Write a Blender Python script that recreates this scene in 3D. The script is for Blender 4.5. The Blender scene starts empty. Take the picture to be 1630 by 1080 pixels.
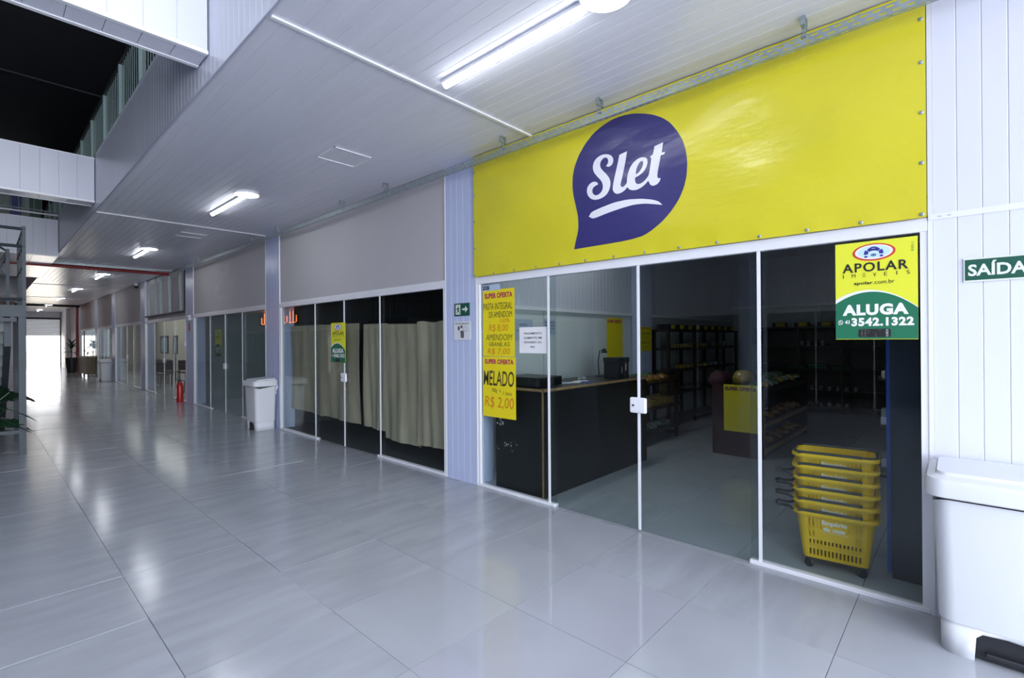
import bpy, bmesh, math, random
from mathutils import Vector, Matrix
R = math.radians
random.seed(7)
SC = bpy.context.scene
COL = SC.collection

# ---------------------------------------------------------------- camera, world, light, exposure
cam = bpy.data.cameras.new('camera')
cam.sensor_fit = 'HORIZONTAL'; cam.sensor_width = 36.0
cam.lens = 781.35 / 1630 * 36
cam.clip_start = 0.05; cam.clip_end = 300
camo = bpy.data.objects.new('camera', cam); COL.objects.link(camo)
YAW, PIT, ROL = 0.826002, 6.667e-4, -7.22885e-3
F = Vector((math.sin(YAW) * math.cos(PIT), math.cos(YAW) * math.cos(PIT), math.sin(PIT)))
Rt = Vector((math.cos(YAW), -math.sin(YAW), 0)); Up = Rt.cross(F)
R2 = Rt * math.cos(ROL) + Up * math.sin(ROL); U2 = Up * math.cos(ROL) - Rt * math.sin(ROL)
M = Matrix((R2, U2, -F)).transposed().to_4x4(); M.translation = Vector((0, 0, 1.6))
camo.matrix_world = M
SC.camera = camo
SC.view_settings.view_transform = 'Standard'
SC.view_settings.look = 'None'
SC.view_settings.gamma = 1.0
SC.view_settings.use_curve_mapping = False
SC.view_settings.exposure = 0.84
SC.cycles.max_bounces = 10
SC.cycles.transparent_max_bounces = 24
SC.cycles.caustics_reflective = False
SC.cycles.caustics_refractive = False
SC.cycles.sample_clamp_indirect = 6.0

world = bpy.data.worlds.new('overcast_sky'); SC.world = world; world.use_nodes = True
bg = world.node_tree.nodes['Background']
bg.inputs['Color'].default_value = (0.82, 0.885, 1.0, 1)
bg.inputs['Strength'].default_value = 3.0

def area(name, loc, rot, sx, sy, power, color):
    l = bpy.data.lights.new(name, 'AREA'); l.shape = 'RECTANGLE'; l.size = sx; l.size_y = sy
    l.energy = power; l.color = color
    o = bpy.data.objects.new(name, l); COL.objects.link(o); o.location = loc; o.rotation_euler = rot
    return o
# daylight through the open entrance behind the photographer, and through the far roller door
area('entrance_daylight', (-1.6, -6.9, 1.9), (R(90), 0, 0), 9.5, 3.4, 430, (0.84, 0.88, 1.0))
area('added_shop_fill', (5.4, 3.5, 3.42), (0, 0, 0), 2.0, .2, 9, (0.93, 0.97, 1.0))  # added fill with no visible fixture, brightens the wall behind the counter
area('added_distant_shops_fill', (5.2, 24.0, 3.42), (0, 0, 0), 1.0, 16, 110, (1.0, 0.97, 0.92))  # invented fill light, lifts the interiors of the far shops
area('added_third_shop_fill', (5.6, 12.0, 3.42), (0, 0, 0), 1.0, 2.5, 14, (0.9, 0.96, 1.0))  # extra fill, no lamp known here, brightens the third shop
area('far_door_daylight', (1.6, 44.4, 1.1), (R(-90), 0, 0), 4.0, 2.0, 34, (1.0, 0.86, 0.66))

# ---------------------------------------------------------------- materials
MATS = {}
def mat(name, col, rough=0.5, metal=0.0, spec=0.5, bump=0.0, bscale=20.0, var=0.0, vscale=4.0, emit=None, estr=0.0, coat=0.0, stretch=None, rvar=0.0, bdist=0.01):
    if name in MATS: return MATS[name]
    m = bpy.data.materials.new(name); m.use_nodes = True
    nt = m.node_tree; b = nt.nodes['Principled BSDF']
    b.inputs['Base Color'].default_value = (*col, 1)
    b.inputs['Roughness'].default_value = rough
    b.inputs['Metallic'].default_value = metal
    b.inputs['Specular IOR Level'].default_value = spec
    b.inputs['Coat Weight'].default_value = coat
    if emit:
        b.inputs['Emission Color'].default_value = (*emit, 1); b.inputs['Emission Strength'].default_value = estr
    tc = nt.nodes.new('ShaderNodeTexCoord'); src = tc.outputs['Object']
    mp = nt.nodes.new('ShaderNodeMapping'); nt.links.new(src, mp.inputs[0])
    if stretch: mp.inputs['Scale'].default_value = stretch
    if name not in ('yellow_vinyl', 'purple_print', 'white_print') and (var or bump):
        oi = nt.nodes.new('ShaderNodeObjectInfo'); vm = nt.nodes.new('ShaderNodeVectorMath'); vm.operation = 'SCALE'; vm.inputs[0].default_value = (31, 17, 23)
        nt.links.new(oi.outputs['Random'], vm.inputs['Scale']); nt.links.new(vm.outputs[0], mp.inputs['Location'])
    if var:
        n = nt.nodes.new('ShaderNodeTexNoise'); n.inputs['Scale'].default_value = vscale; n.inputs['Detail'].default_value = 5
        nt.links.new(mp.outputs[0], n.inputs['Vector'])
        r = nt.nodes.new('ShaderNodeValToRGB')
        r.color_ramp.elements[0].position = 0.3; r.color_ramp.elements[1].position = 0.7
        r.color_ramp.elements[0].color = (*[c * (1 - var) for c in col], 1)
        r.color_ramp.elements[1].color = (*[min(1, c * (1 + var)) for c in col], 1)
        nt.links.new(n.outputs['Fac'], r.inputs[0]); nt.links.new(r.outputs[0], b.inputs['Base Color'])
        if rvar:
            mr = nt.nodes.new('ShaderNodeMapRange'); mr.inputs['To Min'].default_value = max(0.01, rough - rvar); mr.inputs['To Max'].default_value = rough + rvar
            nt.links.new(n.outputs['Fac'], mr.inputs['Value']); nt.links.new(mr.outputs[0], b.inputs['Roughness'])
    if bump:
        n2 = nt.nodes.new('ShaderNodeTexNoise'); n2.inputs['Scale'].default_value = bscale; n2.inputs['Detail'].default_value = 4
        nt.links.new(mp.outputs[0], n2.inputs['Vector'])
        bp = nt.nodes.new('ShaderNodeBump'); bp.inputs['Strength'].default_value = bump; bp.inputs['Distance'].default_value = bdist
        nt.links.new(n2.outputs['Fac'], bp.inputs['Height']); nt.links.new(bp.outputs[0], b.inputs['Normal'])
    MATS[name] = m
    return m

def glass_mat(name, tint, base=0.05):
    m = bpy.data.materials.new(name); m.use_nodes = True; nt = m.node_tree; nt.nodes.clear()
    out = nt.nodes.new('ShaderNodeOutputMaterial'); mix = nt.nodes.new('ShaderNodeMixShader')
    tr = nt.nodes.new('ShaderNodeBsdfTransparent'); tr.inputs[0].default_value = (*tint, 1)
    gl = nt.nodes.new('ShaderNodeBsdfGlossy'); gl.inputs['Roughness'].default_value = 0.0
    lw = nt.nodes.new('ShaderNodeLayerWeight'); lw.inputs['Blend'].default_value = 0.5
    pw = nt.nodes.new('ShaderNodeMath'); pw.operation = 'POWER'; pw.inputs[1].default_value = 5
    ma = nt.nodes.new('ShaderNodeMath'); ma.operation = 'MULTIPLY_ADD'; ma.inputs[1].default_value = 0.85; ma.inputs[2].default_value = base
    nt.links.new(lw.outputs['Facing'], pw.inputs[0]); nt.links.new(pw.outputs[0], ma.inputs[0])
    nt.links.new(ma.outputs[0], mix.inputs[0]); nt.links.new(tr.outputs[0], mix.inputs[1]); nt.links.new(gl.outputs[0], mix.inputs[2])
    nt.links.new(mix.outputs[0], out.inputs[0])
    MATS[name] = m
    return m

m_tile = mat('polished_porcelain', (0.395, 0.415, 0.455), 0.16, var=0.09, vscale=1.6, stretch=(1, 4.5, 1), spec=0.55, rvar=0.04, bump=0.05, bscale=3.0)
m_tile2 = mat('polished_porcelain_cloudy', (0.41, 0.43, 0.468), 0.11, var=0.07, vscale=1.2, spec=0.55, rvar=0.03, bump=0.04, bscale=2.5)
m_tile3 = mat('mirror_polished_porcelain', (0.41, 0.42, 0.475), 0.03, var=0.05, vscale=1.0, spec=0.6, bump=0.05, bscale=1.5)
m_grout = mat('grey_grout', (0.10, 0.105, 0.115), 0.8)
m_pvc = mat('white_pvc_panel', (0.62, 0.64, 0.73), 0.30, var=0.02, vscale=2, stretch=(1, 1, .2))
m_pvcw = mat('lavender_pvc_panel', (0.50, 0.56, 0.77), 0.30, var=0.02, vscale=2, stretch=(1, 1, .2))
m_pvcn = mat('pale_pvc_panel', (0.72, 0.74, 0.82), 0.28, var=0.015, vscale=2, stretch=(1, 1, .2))
m_ceil = mat('ceiling_pvc_lining', (0.72, 0.73, 0.83), 0.24, var=0.03, vscale=3, stretch=(4, .2, 1), bump=0.05, bscale=6)
m_gap = mat('recess_grey', (0.42, 0.44, 0.56), 0.8)
m_trim = mat('white_aluminium', (0.80, 0.81, 0.85), 0.32, spec=0.5)
m_blind = mat('beige_fascia_board', (0.50, 0.485, 0.50), 0.62, var=0.02, vscale=1.2, bump=0.05, bscale=90)
m_glass = glass_mat('clear_glass', (0.885, 0.925, 0.92), 0.024)
m_glassedge = mat('green_glass_edge', (0.10, 0.28, 0.24), 0.2)
m_roof = mat('unlit_roof_sheet', (0.035, 0.036, 0.045), 0.6, var=0.15, vscale=3, stretch=(1, 8, 1))  # near-black colour stands in for the lack of light under the roof
m_galv = mat('galvanised_steel', (0.36, 0.42, 0.44), 0.45, 0.6, var=0.12, vscale=14)
m_steel = mat('grey_painted_steel', (0.045, 0.06, 0.07), 0.5, 0.1, var=0.1, vscale=5)
m_rail = mat('green_grey_steel', (0.17, 0.24, 0.23), 0.5, 0.2)
m_black = mat('black_plastic', (0.02, 0.021, 0.025), 0.38)
m_white = mat('white_plastic', (0.70, 0.72, 0.75), 0.38)
m_whitep = mat('white_paint', (0.66, 0.67, 0.70), 0.6)
m_interior = mat('store_wall_paint', (0.62, 0.66, 0.66), 0.7)
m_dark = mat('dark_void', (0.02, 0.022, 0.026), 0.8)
m_wood = mat('dark_wood', (0.030, 0.019, 0.016), 0.4, var=0.4, vscale=6, stretch=(1, 1, 8))
m_blackwood = mat('black_laminate', (0.005, 0.006, 0.007), 0.4, var=0.2, vscale=3)
m_edge = mat('wood_edge_banding', (0.28, 0.17, 0.08), 0.5, var=0.2, vscale=20)
m_yellow = mat('yellow_vinyl', (0.66, 0.60, 0.028), 0.24, spec=0.55, bump=0.35, bscale=0.9, bdist=0.06, stretch=(1, 1.0, 2.8))
m_purple = mat('purple_print', (0.042, 0.038, 0.165), 0.24, spec=0.55, bump=0.35, bscale=0.9, bdist=0.06, stretch=(1, 1.0, 2.8))
m_lprint = mat('white_print', (0.80, 0.80, 0.86), 0.26, bump=0.35, bscale=0.9, bdist=0.06, stretch=(1, 1.0, 2.8))
m_paper = mat('brown_kraft_paper', (0.44, 0.365, 0.265), 0.75, var=0.10, vscale=2.5, bump=0.5, bscale=3.5, bdist=0.03, stretch=(1, 1.6, .5))
m_posty = mat('yellow_poster', (0.80, 0.66, 0.01), 0.5)
m_postg = mat('lime_yellow_sign', (0.74, 0.76, 0.04), 0.42)
m_green = mat('sign_green', (0.012, 0.155, 0.075), 0.45)
m_signg = mat('safety_sign_green', (0.006, 0.085, 0.055), 0.45)
m_ivory = mat('photoluminescent_ivory', (0.72, 0.76, 0.66), 0.5)
m_wprint = mat('white_ink', (0.82, 0.82, 0.84), 0.5)
m_kprint = mat('black_ink', (0.012, 0.012, 0.012), 0.5)
m_magenta = mat('magenta_ink', (0.42, 0.012, 0.09), 0.5)
m_vprint = mat('violet_ink', (0.16, 0.01, 0.10), 0.5)
m_redp = mat('red_ink', (0.62, 0.04, 0.03), 0.5)
m_bluep = mat('blue_ink', (0.03, 0.025, 0.28), 0.5)
m_lblue = mat('light_blue_ink', (0.55, 0.75, 0.85), 0.5)
m_marker = mat('marker_ink', (0.05, 0.04, 0.02), 0.6)
m_orange = mat('orange_marker', (0.62, 0.22, 0.01), 0.6)
m_basket = mat('yellow_basket_plastic', (0.78, 0.50, 0.006), 0.34)
m_red = mat('red_paint', (0.42, 0.012, 0.015), 0.3)
m_redpipe = mat('red_pipe_paint', (0.25, 0.012, 0.015), 0.4)
m_lamp = mat('lamp_diffuser', (0.9, 0.9, 0.9), 0.4, emit=(0.93, 0.96, 1.0), estr=12.0)
m_leaf = mat('dark_leaf', (0.015, 0.045, 0.022), 0.4, var=0.3, vscale=8)
m_pot = mat('black_pot', (0.012, 0.012, 0.014), 0.4)
m_soil = mat('soil', (0.02, 0.014, 0.01), 0.9)
m_navy = mat('navy_panel', (0.012, 0.020, 0.042), 0.35, var=0.15, vscale=3)
m_bluee = mat('blue_edge', (0.012, 0.06, 0.32), 0.4)
m_bag = mat('clear_plastic_bag', (0.24, 0.27, 0.26), 0.16, spec=0.9, bump=0.9, bscale=22, var=0.5, vscale=14)
m_baggreen = mat('green_snack_bag', (0.08, 0.17, 0.07), 0.18, spec=0.9, bump=0.9, bscale=20, var=0.6, vscale=16)
m_bagorange = mat('amber_snack_bag', (0.33, 0.15, 0.03), 0.22, spec=0.9, bump=0.9, bscale=20, var=0.5, vscale=16)
m_bagyellow = mat('yellow_snack_bag', (0.42, 0.30, 0.06), 0.22, spec=0.9, bump=0.9, bscale=20, var=0.4, vscale=16)
m_boxy = mat('kraft_yellow_box', (0.40, 0.26, 0.05), 0.6)
m_boxb = mat('black_box_card', (0.015, 0.013, 0.03), 0.5)
m_greentray = mat('green_wrap', (0.01, 0.16, 0.045), 0.2, spec=0.8, var=0.4, vscale=10)
m_brown = mat('brown_counter', (0.13, 0.095, 0.055), 0.5)
m_cream = mat('cream_wall', (0.60, 0.58, 0.50), 0.7)
m_winlight = mat('daylit_window', (0.8, 0.8, 0.8), 0.5, emit=(1.0, 0.98, 0.9), estr=1.6)
m_bluewin = mat('blue_shop_panel', (0.01, 0.03, 0.22), 0.4)
m_greenwin = mat('green_shop_panel', (0.008, 0.07, 0.04), 0.4)
m_shutter = mat('roller_shutter_slat', (0.55, 0.55, 0.52), 0.5)
m_neon = mat('orange_neon', (0.3, 0.1, 0.02), 0.5, emit=(1.0, 0.22, 0.04), estr=5.0)
m_concrete = mat('outdoor_paving', (0.75, 0.66, 0.52), 0.8)

# ---------------------------------------------------------------- builders
def mesh_obj(name, me, m, parent=None, loc=None):
    o = bpy.data.objects.new(name, me); COL.objects.link(o)
    if m is not None and not me.materials:
        for x in (m if isinstance(m, (list, tuple)) else [m]): me.materials.append(x)
    if parent is not None: o.parent = parent
    if loc is not None: o.location = loc
    return o

def bm_obj(name, bm, m, parent=None, loc=None, smooth=False):
    bm.normal_update()
    if smooth:
        for e in bm.edges:
            if len(e.link_faces) == 2 and e.calc_face_angle(0) > R(38): e.smooth = False
    me = bpy.data.meshes.new(name); bm.to_mesh(me); bm.free()
    if smooth:
        for p in me.polygons: p.use_smooth = True
    return mesh_obj(name, me, m, parent, loc)

def add_box(bm, x0, x1, y0, y1, z0, z1, mi=0):
    vs = [bm.verts.new(p) for p in ((x0, y0, z0), (x1, y0, z0), (x1, y1, z0), (x0, y1, z0), (x0, y0, z1), (x1, y0, z1), (x1, y1, z1), (x0, y1, z1))]
    for f in ((0, 3, 2, 1), (4, 5, 6, 7), (0, 1, 5, 4), (1, 2, 6, 5), (2, 3, 7, 6), (3, 0, 4, 7)):
        bm.faces.new([vs[i] for i in f]).material_index = mi

def bevel(bm, w, seg=2):
    bmesh.ops.bevel(bm, geom=list(bm.edges), offset=w, segments=seg, affect='EDGES', profile=0.5)

def box(name, x0, x1, y0, y1, z0, z1, m, parent=None, bev=0.0, loc=None):
    bm = bmesh.new(); add_box(bm, min(x0, x1), max(x0, x1), min(y0, y1), max(y0, y1), min(z0, z1), max(z0, z1))
    if bev: bevel(bm, bev)
    return bm_obj(name, bm, m, parent, loc)

def boxes(name, lst, m, parent=None, bev=0.0, loc=None):
    bm = bmesh.new()
    for b in lst: add_box(bm, *b)
    if bev: bevel(bm, bev, 1)
    return bm_obj(name, bm, m, parent, loc)

def add_tube(bm, pts, r, n=8, closed=False):
    pts = [Vector(p) for p in pts]; rings = []
    k = len(pts)
    up0 = None
    for i, p in enumerate(pts):
        if closed: d = pts[(i + 1) % k] - pts[i - 1]
        else: d = pts[min(i + 1, k - 1)] - pts[max(i - 1, 0)]
        d.normalize()
        up = Vector((0, 0, 1)) if abs(d.z) < 0.9 else Vector((1, 0, 0))
        if up0 is not None and up0.cross(d).length > 0.2: up = up0
        a = d.cross(up).normalized(); b = a.cross(d).normalized(); up0 = b
        rr = r[i] if isinstance(r, (list, tuple)) else r
        rings.append([bm.verts.new(p + (a * math.cos(t) + b * math.sin(t)) * rr) for t in [2 * math.pi * j / n for j in range(n)]])
    for i in range(k if closed else k - 1):
        A, B = rings[i], rings[(i + 1) % k]
        for j in range(n): bm.faces.new((A[j], A[(j + 1) % n], B[(j + 1) % n], B[j]))
    if not closed:
        bm.faces.new(rings[0][::-1]); bm.faces.new(rings[-1])

def tube(name, pts, r, m, parent=None, n=8, closed=False, loc=None, smooth=True):
    bm = bmesh.new(); add_tube(bm, pts, r, n, closed); bmesh.ops.recalc_face_normals(bm, faces=bm.faces)
    return bm_obj(name, bm, m, parent, loc, smooth)

def lathe(name, prof, m, parent=None, n=24, loc=None, smooth=True):
    bm = bmesh.new(); rings = []
    for r, z in prof: rings.append([bm.verts.new((max(r, 1e-4) * math.cos(2 * math.pi * j / n), max(r, 1e-4) * math.sin(2 * math.pi * j / n), z)) for j in range(n)])
    for A, B in zip(rings, rings[1:]):
        for j in range(n): bm.faces.new((A[j], A[(j + 1) % n], B[(j + 1) % n], B[j]))
    bm.faces.new(rings[0][::-1]); bm.faces.new(rings[-1])
    bmesh.ops.recalc_face_normals(bm, faces=bm.faces)
    return bm_obj(name, bm, m, parent, loc, smooth)

def rrect(hx, hy, r, n=6):
    """rounded rectangle outline centred on 0, counter-clockwise"""
    out = []
    for cx, cy, a0 in ((hx - r, hy - r, 0), (-hx + r, hy - r, 90), (-hx + r, -hy + r, 180), (hx - r, -hy + r, 270)):
        for i in range(n + 1):
            a = R(a0 + 90 * i / n); out.append((cx + r * math.cos(a), cy + r * math.sin(a)))
    return out

def loft(bm, loops, cap0=True, cap1=True, mi=0):
    rings = [[bm.verts.new(p) for p in L] for L in loops]
    for A, B in zip(rings, rings[1:]):
        for j in range(len(A)):
            bm.faces.new((A[j], A[(j + 1) % len(A)], B[(j + 1) % len(A)], B[j])).material_index = mi
    if cap0: bm.faces.new(rings[0][::-1]).material_index = mi
    if cap1: bm.faces.new(rings[-1]).material_index = mi
    return rings

def tag(o, label, cat, group=None, kind=None):
    if label: o['label'] = label
    if cat: o['category'] = cat
    if group: o['group'] = group
    if kind: o['kind'] = kind
    return o

def thing(name, label, cat, loc=(0, 0, 0), group=None, rz=0.0):
    o = bpy.data.objects.new(name, None); COL.objects.link(o); o.location = loc; o.rotation_euler.z = rz
    o.empty_display_size = 0.1
    return tag(o, label, cat, group)

def root(name, loc=(0, 0, 0)):
    o = bpy.data.objects.new(name, None); COL.objects.link(o); o.location = loc; o['kind'] = 'structure'
    return o

def nth(i, n, end):
    w = ['first', 'second', 'third', 'fourth', 'fifth', 'sixth', 'seventh', 'eighth', 'ninth', 'tenth', 'eleventh', 'twelfth', 'thirteenth', 'fourteenth', 'fifteenth']
    return (w[i] if i < n - 1 else 'last') + ' from ' + end

def S(o): o['kind'] = 'structure'; return o

def copy_tree(src, loc=None, label=None, group=None, rz=None, scale=None):
    r = src.copy(); COL.objects.link(r)
    if loc is not None: r.location = loc
    if rz is not None: r.rotation_euler.z = rz
    if scale is not None: r.scale = scale
    if label: r['label'] = label
    if group: r['group'] = group
    for ch in list(src.children):
        c = ch.copy(); COL.objects.link(c); c.parent = r
        for g in ch.children:
            d = g.copy(); COL.objects.link(d); d.parent = c
    return r

# --- flat prints on planes that face the corridor (-x): u = y (world), v = z
def curve_mesh(splines):
    cu = bpy.data.curves.new('outline', 'CURVE'); cu.dimensions = '2D'; cu.fill_mode = 'BOTH'
    for pts in splines:
        s = cu.splines.new('POLY'); s.points.add(len(pts) - 1)
        for i, p in enumerate(pts): s.points[i].co = (p[0], p[1], 0, 1)
        s.use_cyclic_u = True
    o = bpy.data.objects.new('outline', cu)
    COL.objects.link(o)
    dg = bpy.context.evaluated_depsgraph_get()
    me = bpy.data.meshes.new_from_object(o.evaluated_get(dg))
    bpy.data.objects.remove(o); bpy.data.curves.remove(cu)
    return me

def text_mesh(s, bold=0.0, spacing=1.0, shear=0.0):
    cu = bpy.data.curves.new('lettering', 'FONT'); cu.body = s; cu.offset = bold; cu.space_character = spacing; cu.shear = shear
    cu.resolution_u = 3
    o = bpy.data.objects.new('lettering', cu); COL.objects.link(o)
    dg = bpy.context.evaluated_depsgraph_get()
    me = bpy.data.meshes.new_from_object(o.evaluated_get(dg))
    bpy.data.objects.remove(o); bpy.data.curves.remove(cu)
    return me

def fit(me, a0, a1, b0, b1, to3d):
    xs = [v.co.x for v in me.vertices]; ys = [v.co.y for v in me.vertices]
    x0, x1, y0, y1 = min(xs), max(xs), min(ys), max(ys)
    for v in me.vertices:
        a = a0 + (v.co.x - x0) / max(1e-6, x1 - x0) * (a1 - a0)
        b = b0 + (v.co.y - y0) / max(1e-6, y1 - y0) * (b1 - b0)
        v.co = to3d(a, b)
    me.update()
    return me

def text(s, a0, a1, b0, b1, plane, m, parent, name='lettering', bold=0.02, spacing=1.0, shear=0.0):
    """fit text between a0..a1 (reading direction) and b0..b1 (height); plane maps (a, b) to 3-D"""
    me = text_mesh(s, bold, spacing, shear)
    fit(me, a0, a1, b0, b1, plane); me.materials.clear()
    return mesh_obj(name, me, m, parent)

def flat(splines, plane, m, parent, name='print'):
    me = curve_mesh(splines)
    for v in me.vertices: v.co = plane(v.co.x, v.co.y)
    me.materials.clear(); me.update()
    return mesh_obj(name, me, m, parent)

def quads(rects, plane, m, parent, name):
    bm = bmesh.new()
    for r in rects: bm.faces.new([bm.verts.new(plane(a, b)) for a, b in r])
    return bm_obj(name, bm, m, parent)
def XP(x):            # plane facing -x, a = reading direction given as world y (decreasing)
    return lambda a, b: Vector((x, a, b))
def YP(y):            # plane facing -y
    return lambda a, b: Vector((a, y, b))
def ellipse(cx, cy, rx, ry, n=40):
    return [(cx + rx * math.cos(2 * math.pi * i / n), cy + ry * math.sin(2 * math.pi * i / n)) for i in range(n)]
def rect(a0, a1, b0, b1): return [(a0, b0), (a1, b0), (a1, b1), (a0, b1)]
def smooth_outline(pts):
    out = []; n = len(pts)
    for i in range(n):
        p, q, s = Vector(pts[i - 1]), Vector(pts[i]), Vector(pts[(i + 1) % n])
        a = (q - p); b = (s - q)
        if a.length > 1e-6 and b.length > 1e-6 and a.angle(b) > R(50): out.append(tuple(q)); continue
        c = (s - p) * 0.125
        # quadratic through mid points, pulled back onto the traced point
        for t in (0.25, 0.5, 0.75):
            m0 = (p + q) / 2; m1 = (q + s) / 2; ctrl = q * 2 - (m0 + m1) / 2
            ctrl = q + (q - (m0 + m1) / 2) * 0.6
            out.append(tuple((1 - t) ** 2 * m0 + 2 * t * (1 - t) * ctrl + t * t * m1))
    return out
# ================================================================ STRUCTURE
# ---- floor of separate porcelain tiles on a grout bed
floor = S(box('floor', -8, 13.2, -7, 44.3, -0.15, -0.006, m_grout))
def tile_mesh(name, m):
    bm = bmesh.new(); add_box(bm, 0.0015, 0.7485, 0.0015, 0.7485, -0.006, 0.0)
    me = bpy.data.meshes.new(name); bm.to_mesh(me); bm.free(); me.materials.append(m); return me
TA, TB = tile_mesh('tile', m_tile), tile_mesh('tile', m_tile2)
TC = tile_mesh('tile', m_tile3)
TX, TY, TP = 0.657, 1.240, 0.75
done = set()
def put_tile(i, j):
    done.add((i, j))
    near = i <= 1 and j >= 1
    o = bpy.data.objects.new('tile', TC if (i, j) in ((0, 2), (0, 1)) else TB if near and random.random() < 0.75 else TA); COL.objects.link(o); o.parent = floor
    o.location = (TX + j * TP, TY + i * TP, random.uniform(-0.0006, 0.0006))
    o.rotation_euler = (random.gauss(0, 0.0010), random.gauss(0, 0.0010), 0)
for i in range(-3, 27):
    for j in range(-1, 4): put_tile(i, j)
for i in range(-2, 4):
    for j in range(4, 16): put_tile(i, j)
bm = bmesh.new()
for i in range(-11, 58):
    for j in range(-12, 17):
        if (i, j) in done: continue
        x, y = TX + j * TP, TY + i * TP
        if y + TP > 44.3 or y < -6.9 or x + TP > 13.2 or x < -7.9: continue
        t = random.uniform(-0.0008, 0.0008)
        vs = [bm.verts.new(p) for p in ((x + .0015, y + .0015, t), (x + .7485, y + .0015, -t), (x + .7485, y + .7485, t), (x + .0015, y + .7485, -t))]
        bm.faces.new(vs)
o = bm_obj('tile_field', bm, m_tile, floor); o['kind'] = 'stuff'

# ---- ceiling of PVC lining boards running along the corridor
def plank_profile(w, groove=True, d=0.003):
    p = [(0.0003, .018), (w - .0003, .018), (w - .0003, d), (w - .0035, 0)]
    if groove: p += [(w / 2 + .003, 0), (w / 2, d), (w / 2 - .003, 0)]
    return p + [(.0035, 0), (.0003, d)]
def prism(name, prof, L, m, axis='y'):
    bm = bmesh.new(); A, B = [], []
    for a, b in prof:
        A.append(bm.verts.new((a, 0, b))); B.append(bm.verts.new((a, L, b)))
    n = len(prof)
    for i in range(n): bm.faces.new((A[i], A[(i + 1) % n], B[(i + 1) % n], B[i]))
    bm.faces.new(A[::-1]); bm.faces.new(B); bmesh.ops.recalc_face_normals(bm, faces=bm.faces)
    me = bpy.data.meshes.new(name); bm.to_mesh(me); bm.free(); me.materials.append(m); return me
ceiling = S(box('ceiling', 1.225, 3.9, -7, 44.3, 3.622, 3.70, m_gap))
W = 2.508 / 12
for y0, y1 in ((-7, -3.5), (-3.5, 3.12), (3.12, 9.75), (9.75, 16.4), (16.4, 23.0), (23.0, 29.6), (29.6, 44.2)):
    me = prism('plank', plank_profile(W), y1 - y0 - .006, m_ceil)
    for k in range(12):
        o = bpy.data.objects.new('plank', me); COL.objects.link(o); o.parent = ceiling; o.location = (1.2 + k * W, y0 + .003, 3.602)
for i, y in enumerate((-3.5, 3.12, 9.75, 16.4, 23.0, 29.6)):
    S(box('trim_%d' % (i + 1), 1.22, 3.69, y - .016, y + .016, 3.588, 3.602, m_trim, bev=.004))
def hatch(y):
    r = thing('ceiling_hatch', 'square access hatch with thin white frame in the ceiling, ' + ('nearer the yellow banner' if y < 8 else 'deeper down the corridor'), 'hatch', (2.48, y, 3.60), 'access hatches in the ceiling')
    box('hatch_panel', .012, .43, .012, .39, -.003, .0, m_ceil, r)
    for b in ((0, .445, 0, .012), (0, .445, .39, .402), (0, .012, 0, .402), (.433, .445, 0, .402)):
        box('frame_strip', b[0], b[1], b[2], b[3], -.010, .0, m_trim, r)
hatch(4.75); hatch(10.45)

# ---- vertical boards helper (boards stand in a wall facing -x or -y)
def vboard_mesh(w, h, m, groove=False, face='x'):
    prof = plank_profile(w, groove)
    bm = bmesh.new(); A, B = [], []
    for a, b in prof:
        p = (b, a) if face == 'x' else (a, b)
        A.append(bm.verts.new((p[0], p[1], 0))); B.append(bm.verts.new((p[0], p[1], h)))
    n = len(prof)
    for i in range(n): bm.faces.new((A[i], A[(i + 1) % n], B[(i + 1) % n], B[i]))
    bm.faces.new(A[::-1]); bm.faces.new(B); bmesh.ops.recalc_face_normals(bm, faces=bm.faces)
    me = bpy.data.meshes.new('plank'); bm.to_mesh(me); bm.free(); me.materials.append(m); return me
def board_wall(parent, x, y0, y1, z0, z1, m, n, groove=False):
    w = (y1 - y0) / n; me = vboard_mesh(w, z1 - z0, m, groove)
    for k in range(n):
        o = bpy.data.objects.new('plank', me); COL.objects.link(o); o.parent = parent; o.location = (x, y0 + k * w, z0)

# ---- pillars between the shops, clad in boards
FX = 3.70
PILLARS = [(3.93, 4.475), (9.15, 9.80), (14.45, 15.15), (19.85, 20.5), (25.15, 25.85), (29.5, 30.2), (35.2, 35.6)]
for i, (a, b) in enumerate(PILLARS):
    p = S(box('pillar', FX + .019, FX + .27, a + .02, b - .02, 0, 3.6, m_pvcw))
    n = 5 if b - a > .45 else 3
    board_wall(p, FX, a + .018, b - .018, 0, 3.6, m_pvcw, n)
    for yy in (a, b - .018): box('corner_trim', FX - .003, FX + .05, yy, yy + .018, 0, 3.6, m_trim, p)

# ---- wall on the right of the first shop
wall_right = S(box('wall_right', FX + .019, FX + .15, -7, .13, 0, 3.6, m_gap))
n = 34
board_wall(wall_right, FX, .13 - n * .1025, .13, 0, 3.6, m_pvcn, n)
board_wall(wall_right, FX, -7, .13 - n * .1025, 0, 3.6, m_pvcn, 18, True)
box('corner_trim', FX - .004, FX + .05, .13, .152, 0, 3.6, m_trim, wall_right)
box('cover_strip', FX - .010, FX + .001, -7, .15, 2.265, 2.298, m_trim, wall_right)
for yy in (.10, .06): box('strip_slot', FX - .0108, FX - .0095, yy - .008, yy + .008, 2.278, 2.283, m_gap, wall_right)

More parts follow.
